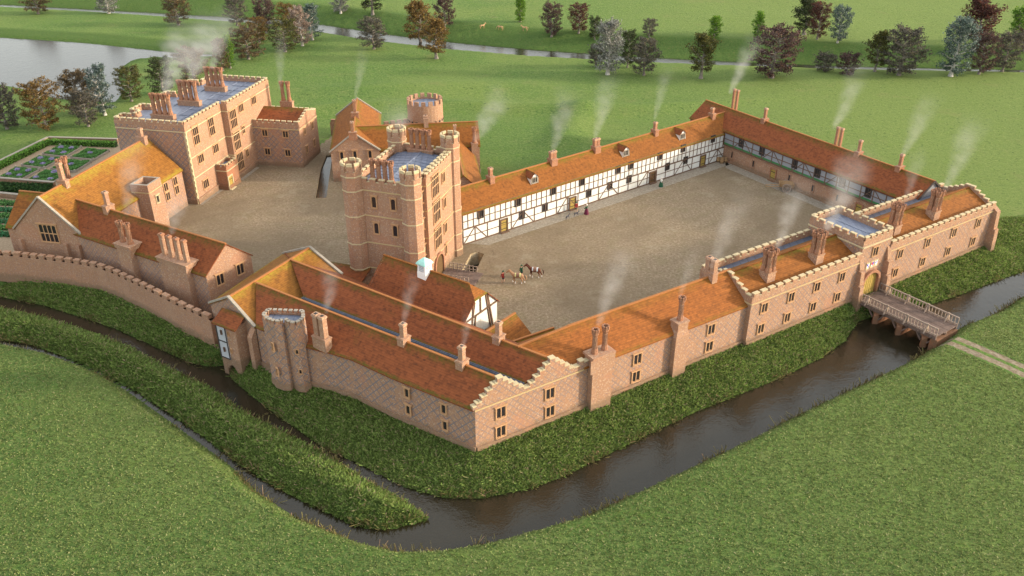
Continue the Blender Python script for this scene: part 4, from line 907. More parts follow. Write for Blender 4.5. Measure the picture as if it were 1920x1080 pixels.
def round_tower():
    c = (-16.9, 162.0); r = 3.45; t = thing('round_tower', V3(c, 0), 'round brick tower with battlements and blue lead top beyond the rear roofs', 'tower')
    m = MB(); N = 28; m.ring(c, r, r, 0, 6.4, N, 0, cap=False); m.ring(c, r-.42, r-.42, 5.2, 6.4, N, 0, cap=False)
    for i in range(N):
        a0, a1 = i*2*math.pi/N, (i+1)*2*math.pi/N; P = [(c[0]+k*math.cos(q), c[1]+k*math.sin(q)) for k, q in ((r, a0), (r, a1), (r-.42, a1), (r-.42, a0))]; m.face([V3(p, 6.4) for p in P], 0)
    m.build('wall', 'brick_wall', t); b = MB()
    for i in range(15):
        a0 = i*2*math.pi/15; P = [(c[0]+k*math.cos(a0+q), c[1]+k*math.sin(a0+q)) for k, q in ((r+.02, 0), (r+.02, .24), (r-.42, .24), (r-.42, 0))]; b.prism(P, 6.35, 7.25, 0)
    b.build('battlement', 'brick_wall', t); l = MB(); l.face([V3((c[0]+(r-.41)*math.cos(i*2*math.pi/N), c[1]+(r-.41)*math.sin(i*2*math.pi/N)), 6.15) for i in range(N)]); l.build('lead_roof', 'lead', t)
    k = MB()
    for i in range(22):
        a = i*2*math.pi/22; p = (c[0]+r*math.cos(a), c[1]+r*math.sin(a)); k.box(p, (-math.sin(a), math.cos(a)), .42, .14, 3.0, 3.35, 0); k.box(p, (-math.sin(a), math.cos(a)), .32, .2, 3.35, 3.5, 1)
    k.build('corbel', ['soot', 'brick_wall'], t)
    for i in range(6):
        a = R(-150+i*24); p = (c[0]+(r-.03)*math.cos(a), c[1]+(r-.03)*math.sin(a)); d = (-math.sin(a), math.cos(a)); f = Face(t, off(p, d, -1), off(p, d, 1)); f.window(0, 0, .4, .9, 1, hood=False, uz=(1, 1.7))
round_tower()

# ---- curtain walls
def curtain(pts, h, label, name='curtain_wall', mats=('brick_curtain', 'stone_grey'), th=.6, pitch=1.25, cap=True):
    t = thing(name, V3(pts[len(pts)//2], 0), label, 'wall', 'embattled curtain walls'); w = MB(); m = MB()
    for a, b in zip(pts, pts[1:]):
        w.seg(a, b, th, -.6, h-.5, 0); parapet(m, a, b, h-.56, h-.50, h, th-.06, pitch, .62, sm=1 if cap else 0, sills=False)
    for p in pts[1:-1]: w.ring(p, th*.5, th*.5, -.6, h-.5, 10, 0)
    w.build('wall', mats[0], t); m.build('battlement', list(mats), t)
def smooth(pts, n=4):
    out = []
    P = [pts[0]]+list(pts)+[pts[-1]]
    for i in range(1, len(P)-2):
        for k in range(n):
            t = k/n; q = []
            for j in (0, 1):
                a, b, c, d = P[i-1][j], P[i][j], P[i+1][j], P[i+2][j]; q.append(.5*(2*b+(c-a)*t+(2*a-5*b+4*c-d)*t*t+(3*b-a-3*c+d)*t**3))
            out.append(tuple(q))
    return out+[tuple(pts[-1])]
CURT = [(-84, 104.2)]+[at2(*p) for p in ((0, 518), (100, 528), (195, 543), (250, 567), (300, 592), (360, 624))]+[(-35.0, 85.4)]
curtain(smooth(CURT, 2), 3.95, 'long curving brick curtain wall with battlements above the left moat bank', mats=('brick_curtain', 'brick_wall'), pitch=1.45)
curtain([(-35.5, 161.4), (-31.4, 161.2)], 3.1, 'short embattled brick wall between the north wing and the chapel range', mats=('brick_wall', 'brick_wall'))
curtain([(-24.9, 159.5), (-20.2, 161.5)], 3.2, 'short embattled brick wall joining the chapel range to the round tower', mats=('brick_wall', 'brick_wall'))
# ================================================================== TERRAIN
WZ = -2.0; PZ = -.55      # levels of the moat and of the park water
def pts(z, ps): return [at2(x, y, z) for x, y in ps]
ISL_UP = ((0, 575), (83, 592), (150, 613), (200, 630), (247, 648), (300, 677), (367, 710), (417, 737), (450, 765), (525, 802), (600, 840), (690, 897), (750, 930), (800, 962))
ISL_LO = ((803, 972), (770, 980), (720, 990), (665, 983), (585, 946), (500, 902), (435, 858), (380, 815), (320, 775), (250, 728), (185, 693), (115, 663), (50, 641), (0, 634))
IN_EDGE = ((0, 557), (83, 573), (167, 600), (217, 617), (283, 647), (333, 670), (360, 682), (393, 687), (428, 684), (430, 700), (436, 712), (460, 733), (500, 765), (520, 780), (600, 836), (700, 885), (760, 915), (830, 934), (900, 936), (1000, 916), (1060, 893), (1150, 848), (1300, 775), (1450, 715), (1540, 672), (1585, 640), (1606, 604), (1700, 574), (1750, 570), (1800, 553), (1860, 530), (1920, 508))
OUT_EDGE = ((0, 640), (100, 660), (150, 678), (200, 700), (250, 733), (300, 768), (350, 804), (430, 862), (480, 911), (550, 957), (600, 978), (675, 1008), (750, 1025), (825, 1023), (900, 1011), (960, 997), (1100, 957), (1250, 888), (1400, 818), (1540, 748), (1680, 683), (1724, 660), (1757, 638), (1802, 606), (1870, 580), (1920, 547))
inner = [(-130, 117)]+[(-95, 108.5)]+pts(WZ, IN_EDGE)+[(110, 128), (200, 165)]
outer = [(-130, 100), (-85, 97)]+pts(-1.2, OUT_EDGE)+[(105, 119), (200, 156)]
MOAT = np.array(inner+outer[::-1]); ISLAND = np.array([(-130, 106.5), (-92, 101.0)]+pts(-1.6, ISL_UP)+pts(-1.6, ISL_LO)+[(-88, 99), (-130, 103.5)])
POND = np.array(pts(PZ, ((-10, 70), (150, 80), (330, 99), (430, 104), (330, 109), (290, 107), (245, 114), (222, 130), (222, 150), (232, 170), (215, 192), (110, 186), (50, 168), (-40, 150)))+[(-260, 200), (-260, 262)])
RIV = [(-420, 330)]+pts(PZ, ((0, 11), (180, 21), (300, 28), (420, 36), (520, 42), (600, 53), (700, 69), (850, 87), (1000, 100), (1200, 112), (1400, 121), (1600, 128), (1920, 134)))+[(330, 196)]
RIVW = [1.8, 2.0, 2.0, 2.4, 3.2, 3.6, 4.0, 4.2, 4.0, 3.6, 2.8, 2.0, 1.6, 1.3, 1.2]
CANAL = np.array([(-32.3, 129.6), (-30.5, 129.8), (-32.2, 142.5), (-33.3, 150.6), (-34.3, 150.2), (-33.9, 142.5)])
PIT = np.array([(-9.2, 92.0), (-7.3, 91.6), (-4.0, 109.3), (-4.9, 110.0), (-5.9, 109.4)])
CASTLE = [FW(0, .1), FW(36.7, .1), RWp(0, .1), RWp(49.2, .1), RWp(49.2, 8.0), EP(37, 3), EP(-9, 5.5), NP(60, 5.5), NP(1, 5.5), (-4.9, 127.0), (-5.6, 141.5), (-6.3, 147.6), (-13.5, 148), (-14, 160), (-20, 161.6), (-25.5, 157), (-33.5, 157), (-35, 161.3), (-37.5, 151.3), (-44.5, 152), (-52, 152), (-61, 136), (-61.5, 128.5), (-63.5, 127), (-66.5, 106.5), (-66.5, 102.2)]
CASTLE += [(-54.0, 98.6), (-44.2, 91.9), (-34.7, 85.2), (-30.5, 82.6), (-26.2, 78.2), (-22.2, 77.2), (-16.7, 74.9)]
CASTLE = np.array(CASTLE)
GARDEN = np.array([(-64.5, 127.5), (-61.8, 129.6), (-62.3, 137), (-70, 156.8), (-75.8, 157), (-89.4, 158.2), (-100, 127), (-104, 109), (-84, 104.3), (-69.8, 102.4), (-66, 103.5)])
def inside(poly, x, y):
    r = np.zeros(x.shape, bool); n = len(poly)
    for i in range(n):
        x0, y0 = poly[i]; x1, y1 = poly[(i+1) % n]
        if y0 == y1: continue
        r ^= ((y0 > y) != (y1 > y)) & (x < (x1-x0)*(y-y0)/(y1-y0)+x0)
    return r
def pdist(poly, x, y, closed=True, rad=None):
    d = np.full(x.shape, 1e9); n = len(poly)
    for i in range(n if closed else n-1):
        x0, y0 = poly[i]; x1, y1 = poly[(i+1) % n]; dx, dy = x1-x0, y1-y0; t = np.clip(((x-x0)*dx+(y-y0)*dy)/max(1e-9, dx*dx+dy*dy), 0, 1)
        e = np.hypot(x-x0-t*dx, y-y0-t*dy)
        if rad is not None: e = e-(rad[i]+(rad[i+1]-rad[i])*t)
        d = np.minimum(d, e)
    return d
def sd(poly, x, y): d = pdist(poly, x, y); return np.where(inside(poly, x, y), -d, d)
_rv = np.array(RIV)
def sm(a, b, v): t = np.clip((v-a)/(b-a), 0, 1); return t*t*(3-2*t)
def vnoise(x, y, s, seed=0):
    x = x/s; y = y/s; xi = np.floor(x).astype(np.int64); yi = np.floor(y).astype(np.int64); fx = x-xi; fy = y-yi; fx = fx*fx*(3-2*fx); fy = fy*fy*(3-2*fy)
    def h(i, j): v = np.sin(i*127.1+j*311.7+seed*74.7)*43758.5453; return v-np.floor(v)
    return (h(xi, yi)*(1-fx)+h(xi+1, yi)*fx)*(1-fy)+(h(xi, yi+1)*(1-fx)+h(xi+1, yi+1)*fx)*fy
INNER_LAND = np.array(inner+[(1500, 165), (1500, 2500), (-1500, 2500), (-1500, 117)])
def ground(x, y):
    """height of the ground; also how rough its vegetation is"""
    x = np.asarray(x, float); y = np.asarray(y, float)
    m = sd(MOAT, x, y); isl = sd(ISLAND, x, y); ca = sd(CASTLE, x, y); inl = inside(INNER_LAND, x, y); gd = sd(GARDEN, x, y)
    water = np.where(inside(MOAT, x, y), np.maximum(m, -isl), m)          # <0 in the moat, island cut out
    dm = np.where(isl < 0, -isl, np.abs(m))
    rv = pdist(_rv, x, y, False, RIVW); pd = sd(POND, x, y)
    north = y > np.interp(x, _rv[:, 0], _rv[:, 1])
    dam = (x < -60) & ~north & (pd > 0) & (y > 205)
    cap = np.where(north, 2.6, np.where(dam, 1.9*sm(-60, -85, x), 0.0))
    mound = 1.5*np.exp(-((y-176-.12*(x+20)+4*np.sin(x/17))/3.2)**2)*sm(-70, -45, x)*sm(70, 20, x)+1.2*np.exp(-((x-8-(y-150)*.25)/4.0)**2)*sm(150, 158, y)*sm(190, 172, y)+1.1*np.exp(-((y-196-.1*x)/5)**2)*sm(-60, -30, x)*sm(20, -10, x)
    rough = (vnoise(x, y, 1.3, 1)-.5)*.22+(vnoise(x, y, .6, 2)-.5)*.16
    swell = (vnoise(x, y, 23, 3)-.5)*.5
    z_out = np.minimum(cap, WZ+1.05*np.maximum(m, 0))
    z_in = WZ+2.0*np.clip(np.maximum(np.maximum(m, 0)/9.0, np.maximum(m, 0)/np.maximum(np.maximum(m, 0)+np.maximum(ca, 0), .01)), 0, 1)
    z = np.where(inl, np.minimum(np.maximum(z_in, WZ), cap+.0), z_out)
    z = np.where(inl & north, np.minimum(cap, z_in+cap), z)
    kr = np.where(north, .26, .45)
    z = np.minimum(z, PZ+kr*np.maximum(rv, 0)+np.where(north, 0.1, 0)); z = np.minimum(z, PZ+np.where(y > 222, .30, .4)*np.maximum(pd, 0))
    flat = np.minimum(ca, gd)
    z = z+(mound+swell*sm(2, 25, flat))*(np.minimum(np.minimum(np.abs(m), rv), np.abs(pd)) > 2)*sm(2, 12, np.minimum(np.minimum(np.abs(m), rv), np.abs(pd)))*(flat > 0)
    bank = np.clip(1-np.minimum(np.where(inl, np.maximum(m, 0)/8.5, np.maximum(m, 0)/1.5), 1), 0, 1); bank = np.where(inl & (m > 0) & (m < 10) & (ca > 0), 1, bank)
    zi = np.minimum(-.55, WZ+.62*np.maximum(-isl, 0))
    z = np.where(isl < 0, zi, z)
    bank = np.where(isl < 0, 1, bank); far = north & (rv < 9); bank = np.maximum(bank, np.where(north, sm(17, 9, rv), 0)); bank = np.maximum(bank, np.where((y > 222) & (x < -55), sm(11, 8, pd), 0)); bank = np.maximum(bank, np.where((pd > 0) & (y < 225), sm(4, 1, pd), 0))
    wet = (water < 0)
    z = np.where(wet, WZ-np.minimum(1.0, .08+.6*dm), z); z = np.where(rv < 0, PZ-np.minimum(1.0, .08-.7*rv), z); z = np.where(pd < 0, PZ-np.minimum(1.2, .08-.5*pd), z)
    z = np.where(~wet & (rv > 0) & (pd > 0), z+rough*(bank*.8+.12)*(flat > .3)*sm(0, .8, np.minimum(np.minimum(dm, rv), np.abs(pd))), z)
    z = np.where(ca < 0.3, 0.0, z)
    z = np.where((gd < 0) & (ca > 0), 0.0, z)
    cn = sd(CANAL, x, y); z = np.where(cn < .55, -1.1, z)
    pt = sd(PIT, x, y); z = np.where(pt < .55, -2.6, z)
    return z, bank
def at_ground(px, py):
    r = ray(px, py); t = (0-CAM_H)/r[2]
    for _ in range(12):
        x, y = r[0]*t, r[1]*t; z = float(ground(np.array([x]), np.array([y]))[0][0]); z = max(z, WZ); t = .5*t+.5*(z-CAM_H)/r[2]
    return (r[0]*t, r[1]*t, z)
def grid_mesh(name, X, Y, Z, keep, mat, bank=None):
    nx, ny = len(X), len(Y); gx, gy = np.meshgrid(X, Y); V = np.stack([gx, gy, Z], -1).reshape(-1, 3)
    i = np.arange(nx*ny).reshape(ny, nx); q = np.stack([i[:-1, :-1], i[:-1, 1:], i[1:, 1:], i[1:, :-1]], -1).reshape(-1, 4)[keep.reshape(-1)]
    used = np.unique(q); mp = np.full(nx*ny, -1); mp[used] = np.arange(len(used)); q = mp[q]; V = V[used]
    me = bpy.data.meshes.new(name); me.vertices.add(len(V)); me.vertices.foreach_set('co', V.astype(np.float32).ravel()); me.loops.add(q.size); me.loops.foreach_set('vertex_index', q.ravel().astype(np.int32))
    me.polygons.add(len(q)); me.polygons.foreach_set('loop_start', np.arange(0, q.size, 4, dtype=np.int32)); me.polygons.foreach_set('loop_total', np.full(len(q), 4, np.int32)); me.polygons.foreach_set('use_smooth', np.ones(len(q), bool)); me.update()
    if bank is not None:
        a = me.attributes.new('veg', 'FLOAT', 'POINT'); a.data.foreach_set('value', bank.reshape(-1)[used].astype(np.float32))
    me.materials.append(mat); o = bpy.data.objects.new(name, me); COL.objects.link(o); return o
# ---- ground materials
def grass_mat():
    k = NT('grass', .95, .1); p = k.pos(); at_ = k.n('ShaderNodeAttribute', attribute_name='veg').outputs['Fac']
    fine = k.noise(p, 2.0, 6, .9); mid = k.noise(p, .55, 4, .65); big = k.noise(p, .035, 3, .55); tuft = k.noise(p, 1.15, 3, .75)
    field = k.ramp(fine, [(.33, (.034, .078, .020)), (.45, (.080, .150, .038)), (.55, (.130, .200, .058)), (.66, (.25, .28, .110))])
    field = k.mix(k.math('MULTIPLY', k.step(mid, .48, .68), .45), field, (.10, .19, .032))
    east = k.step(k.math('ADD', k.xyz(p)[0], k.math('MULTIPLY', big, 60.0)), 20.0, 110.0)
    field = k.mix(k.math('MULTIPLY', k.math('MAXIMUM', k.math('MULTIPLY', k.step(big, .42, .64), .8), east), .5), field, (.185, .235, .070))
    worn = k.step(k.noise(p, .11, 5, .65), .56, .72); field = k.mix(k.math('MULTIPLY', worn, .35), field, (.20, .20, .085))
    tm = k.step(tuft, .59, .68)
    field = k.mix(k.math('MULTIPLY', tm, .75), field, (.030, .068, .018))
    bank = k.ramp(fine, [(.25, (.032, .066, .018)), (.48, (.066, .120, .030)), (.64, (.105, .160, .042)), (.80, (.18, .20, .07))])
    bank = k.mix(k.math('MULTIPLY', k.step(mid, .50, .70), .5), bank, (.075, .135, .032))
    bank = k.mix(k.math('MULTIPLY', k.step(k.noise(p, 1.6, 4, .7), .60, .68), .5), bank, (.19, .12, .075))
    k.color(k.mix(at_, field, bank)); k.bump(k.math('ADD', fine, k.math('MULTIPLY', mid, 1.2)), .9, .35); MAT['grass'] = k.m
grass_mat()
def court_mat():
    k = NT('court_gravel', .95, .1); p = k.pos(); f = k.noise(p, 2.6, 5, .8); m = k.noise(p, .5, 4, .6); b = k.noise(p, .06, 4, .6)
    x = k.xyz(p); ru = k.math('ADD', k.math('MULTIPLY', x[0], .79), k.math('MULTIPLY', x[1], .61)); rv_ = k.math('SUBTRACT', k.math('MULTIPLY', x[1], .79), k.math('MULTIPLY', x[0], .61)); rut = k.noise(k.comb(k.math('MULTIPLY', ru, .12), k.math('MULTIPLY', rv_, .42)), 1.0, 5, .65)
    c = k.ramp(f, [(.30, (.115, .084, .055)), (.47, (.220, .168, .112)), (.58, (.285, .225, .158)), (.74, (.44, .37, .28))])
    c = k.mix(k.math('MULTIPLY', k.step(m, .45, .68), .30), c, (.17, .15, .075)); c = k.mix(k.math('MULTIPLY', k.step(b, .40, .60), .55), c, (.155, .118, .078)); c = k.mix(k.math('MULTIPLY', k.step(rut, .48, .70), .28), c, (.135, .100, .066)); c = k.mix(k.math('MULTIPLY', k.step(k.noise(p, .20, 5, .7), .56, .66), .35), c, (.30, .26, .19))
    k.color(c); k.bump(k.math('ADD', f, m), .5, .08); MAT['court_gravel'] = k.m
court_mat()
def cobble_mat():
    k = NT('cobble', .9, .2); p = k.pos(); v = k.voro(p, 4.5); f = k.noise(p, 2.2, 4, .7)
    c = k.ramp(f, [(.3, (.19, .165, .135)), (.5, (.285, .255, .215)), (.75, (.42, .39, .35))]); c = k.mix(k.math('MULTIPLY', k.step(v, .35, .6), .5), c, (.22, .18, .13)); k.color(c); k.bump(v, .5, .06); MAT['cobble'] = k.m
cobble_mat()
def path_mat():
    k = NT('path_gravel', .95, .1); p = k.pos(); f = k.noise(p, 4, 5, .8); k.color(k.ramp(f, [(.25, (.16, .115, .07)), (.5, (.29, .22, .15)), (.78, (.46, .38, .29))])); k.bump(f, .5, .05); MAT['path_gravel'] = k.m
path_mat()
def track_mat():
    k = NT('track_earth', .95, .1); p = k.pos(); f = k.noise(p, 1.8, 5, .75); k.color(k.ramp(f, [(.25, (.17, .12, .06)), (.45, (.32, .25, .16)), (.6, (.42, .35, .25)), (.8, (.66, .60, .50))])); k.bump(f, .6, .1); MAT['track_earth'] = k.m
track_mat()
def track_mix():
    k = NT('track', .95, .1); p = k.pos(); v = k.n('ShaderNodeAttribute', attribute_name='veg').outputs['Fac']; f = k.noise(p, 1.9, 5, .75); e = k.ramp(f, [(.25, (.10, .075, .045)), (.45, (.19, .15, .105)), (.6, (.26, .22, .165)), (.8, (.48, .44, .38))])
    g = k.ramp(k.noise(p, 3.0, 5, .8), [(.28, (.035, .075, .018)), (.5, (.085, .15, .036)), (.72, (.20, .23, .08))]); k.color(k.mix(k.step(k.math('ADD', v, k.math('MULTIPLY', k.math('SUBTRACT', f, .5), 1.6)), .42, .62), e, g)); k.bump(f, .6, .1); MAT['track'] = k.m
track_mix()
def water_mat():
    k = NT('water', .06, .5); p = k.pos(); n1 = k.noise(p, .9, 3, .6); n2 = k.noise(p, 4.0, 3, .6)
    k.color((.020, .017, .010)); k.b.inputs['IOR'].default_value = 1.45; k.bump(k.math('ADD', n1, k.math('MULTIPLY', n2, .5)), .28, .12); MAT['water'] = k.m
water_mat()
def terrain():
    X = np.concatenate([np.linspace(-900, -190, 24, endpoint=False), np.arange(-190, -100, 1.5), np.arange(-100, 90, .5), np.arange(90, 200, 1.5), np.linspace(200, 900, 24)])
    Y = np.concatenate([np.linspace(-60, 20, 8, endpoint=False), np.arange(20, 46, 1.5), np.arange(46, 165, .5), np.arange(165, 300, 1.0), np.linspace(300, 1500, 32)])
    gx, gy = np.meshgrid(X, Y); Z, B = ground(gx, gy)
    cx, cy = (gx[:-1, :-1]+gx[1:, 1:])/2, (gy[:-1, :-1]+gy[1:, 1:])/2
    ca = inside(CASTLE, cx, cy); gd = inside(GARDEN, cx, cy) & ~ca
    tag(grid_mesh('ground', X, Y, Z, ~ca & ~gd, MAT['grass'], B), kind='structure'); tag(grid_mesh('courtyard', X, Y, Z, ca, MAT['court_gravel']), kind='structure'); tag(grid_mesh('garden_path', X, Y, Z, gd, MAT['path_gravel']), kind='structure')
    w = MB(); w.face([(-900, 30, WZ), (900, 30, WZ), (900, 178, WZ), (-900, 178, WZ)]); tag(w.build('moat_water', 'water'), kind='structure'); w = MB(); w.face([(-900, 183, PZ), (900, 160, PZ), (900, 420, PZ), (-900, 420, PZ)]); o = w.build('park_water', 'water'); tag(o, kind='structure')
    w = MB(); w.face([V3(p, -.28) for p in CANAL]); tag(w.build('ditch_water', 'water'), kind='structure')
    for nm, P, zb in (('ditch_edge', CANAL, -1.1), ('ditch_edge', PIT, -2.6)):
        c = MB(); n = len(P); ar = sum(P[i][0]*P[(i+1) % n][1]-P[(i+1) % n][0]*P[i][1] for i in range(n)); sg = 1 if ar > 0 else -1; O = []
        for i in range(n):
            d0 = unit(P[i-1], P[i]); d1 = unit(P[i], P[(i+1) % n]); b = (d0[1]+d1[1], -d0[0]-d1[0]); L = math.hypot(*b) or 1; cs = max(.5, math.sqrt(max(.01, (1+d0[0]*d1[0]+d0[1]*d1[1])/2))); O.append((P[i][0]+sg*b[0]/L*1.25/cs, P[i][1]+sg*b[1]/L*1.25/cs))
        for i in range(n):
            j = (i+1) % n; c.face([V3(P[i], .012), V3(P[j], .012), V3(O[j], .004), V3(O[i], .004)], 0); c.face([V3(P[i], .012), V3(P[j], .012), V3(P[j], zb), V3(P[i], zb)], 1)
        tag(c.build(nm, ['court_gravel', 'track_earth']), kind='structure')
    for nm, P in (('cobble_edging', [NP(1), NP(NLEN), NP(NLEN-1.5, -2.4), NP(30, -2.6), NP(3, -2.2)]), ('cobble_edging', [EP(-.5), EP(36.5), EP(36, -2.6), EP(15, -2.3), EP(2.0, -2.4)])):
        c = MB(); c.face([V3(p, .006) for p in P]); tag(c.build(nm, 'cobble'), kind='structure')
    c = MB(); c.face([V3(p, .006) for p in (MP(0), MP(6.6), MP(6.6, -.9), MP(0, -.7))]); c.face([V3(p, .006) for p in (MP(11.2, -1.1), MP(17.4, -1.1), MP(17.2, -2.0), MP(11, -2.0))]); tag(c.build('cobble_edging', 'cobble'), kind='structure')
    # earth track beyond the moat bridge
    A, B = np.array(at2(1771, 632)), np.array(at2(1908, 692)); d = (B-A)/np.linalg.norm(B-A); n = np.array((-d[1], d[0])); U = np.arange(0, 46, .5); W = np.linspace(-1.9, 1.9, 17)
    P = A+d*U[:, None, None]+n*(W[None, :, None]+.25*np.sin(U/5)[:, None, None]); z = ground(P[..., 0], P[..., 1])[0]
    z = z+.05-.03*np.abs(W)[None, :]/1.75+(vnoise(P[..., 0], P[..., 1], .7, 5)-.5)*.05
    idx = np.arange(len(U)*len(W)).reshape(len(U), len(W)); q = np.stack([idx[:-1, :-1], idx[:-1, 1:], idx[1:, 1:], idx[1:, :-1]], -1).reshape(-1, 4); me = bpy.data.meshes.new('track')
    me.from_pydata(np.concatenate([P, z[..., None]], -1).reshape(-1, 3).tolist(), [], q.tolist()); a_ = me.attributes.new('veg', 'FLOAT', 'POINT'); gv = np.maximum(np.exp(-(W/.38)**2), sm(.95, 1.75, np.abs(W)))[None, :]*np.ones((len(U), 1)); a_.data.foreach_set('value', gv.ravel().astype(np.float32)); me.materials.append(MAT['track']); o = bpy.data.objects.new('track', me); COL.objects.link(o); tag(o, kind='structure')
    return A, d, n
TRK = terrain()

# ================================================================== FOLIAGE
def leaf_mat(name, col, var=.5, warm=None):
    k = NT(name, .75, .2); g = k.n('ShaderNodeNewGeometry'); r = g.outputs['Random Per Island']; oi = k.n('ShaderNodeObjectInfo').outputs['Random']
    a = tuple(c*(1-var) for c in col); b = tuple(min(1, c*(1+var)) for c in col)
    c = k.ramp(r, [(.1, a), (.55, col), (.85, b), (.97, warm or b)]); c = k.mix(k.math('MULTIPLY', oi, .25), c, tuple(x*.7 for x in col)); k.color(c)
    tr = k.n('ShaderNodeBsdfTranslucent'); k.l(c, tr.inputs[0]); ms = k.n('ShaderNodeMixShader'); ms.inputs[0].default_value = .4; k.l(k.b.outputs[0], ms.inputs[1]); k.l(tr.outputs[0], ms.inputs[2]); k.l(ms.outputs[0], k.out.inputs[0]); MAT[name] = k.m
for n_, c_, w_ in (('leaf_brown', (.125, .090, .052), (.32, .22, .09)), ('leaf_orange', (.165, .105, .038), (.36, .24, .07)), ('leaf_purple', (.095, .060, .058), (.22, .12, .09)), ('leaf_grey', (.105, .098, .085), (.26, .22, .12)), ('leaf_birch', (.20, .205, .19), (.42, .42, .39)),
                   ('leaf_blue', (.095, .135, .122), (.27, .34, .32)), ('leaf_dark', (.045, .062, .025), (.12, .13, .05)), ('leaf_olive', (.088, .092, .030), (.22, .19, .05)), ('leaf_bright', (.115, .24, .025), (.30, .42, .06)), ('leaf_red', (.095, .042, .036), (.22, .09, .06)), ('leaf_pink', (.27, .20, .17), (.45, .36, .30)),
                   ('leaf_bed', (.13, .30, .09), (.24, .42, .14)), ('leaf_hedge', (.16, .33, .06), (.22, .36, .07)), ('leaf_cabbage', (.08, .26, .12), (.15, .38, .18)), ('leaf_shrub', (.035, .082, .025), (.09, .15, .04))): leaf_mat(n_, c_, .5, w_)
def bark(name, col):
    k = NT(name, .9); v = k.objc(); n = k.noise(v, 22, 4, .7); k.color(k.ramp(n, [(.3, tuple(c*.55 for c in col)), (.7, tuple(c*1.3 for c in col))])); MAT[name] = k.m
bark('bark', (.23, .205, .19)); bark('bark_pale', (.48, .46, .44))
def leaf_quads(P, size, rng, flatz=.0):
    n = len(P); a = rng.normal(size=(n, 3)); a[:, 2] *= (1-flatz); a /= np.linalg.norm(a, axis=1)[:, None]; b = rng.normal(size=(n, 3)); b -= a*np.sum(a*b, 1)[:, None]; b /= np.linalg.norm(b, axis=1)[:, None]
    s = size*(.6+.8*rng.random(n))[:, None]; a = a*s; b = b*s*.6
    V = np.stack([P-a, P+b, P+a, P-b], 1).reshape(-1, 3); return V
def quad_mesh(name, V, mat):
    n = len(V)//4; me = bpy.data.meshes.new(name); me.vertices.add(len(V)); me.vertices.foreach_set('co', V.astype(np.float32).ravel()); me.loops.add(len(V)); me.loops.foreach_set('vertex_index', np.arange(len(V), dtype=np.int32)); me.polygons.add(n)
    me.polygons.foreach_set('loop_start', np.arange(0, len(V), 4, dtype=np.int32)); me.polygons.foreach_set('loop_total', np.full(n, 4, np.int32)); me.update(); me.materials.append(MAT[mat] if isinstance(mat, str) else mat); return me
def obj(name, me, parent=None, loc=(0, 0, 0)):
    o = bpy.data.objects.new(name, me); COL.objects.link(o); o.parent = parent; o.location = loc; return o
STY = dict(oak=(.07, .42, .42, .35, 1.0), egg=(.06, .27, .36, .8, .9), pine=(.17, .40, .38, 1.0, .9), poplar=(.05, .17, .38, 1.4, .8), round=(.09, .38, .45, .5, 1.0), shrub=(.04, .50, .45, .6, 1.0))
TREE = {}
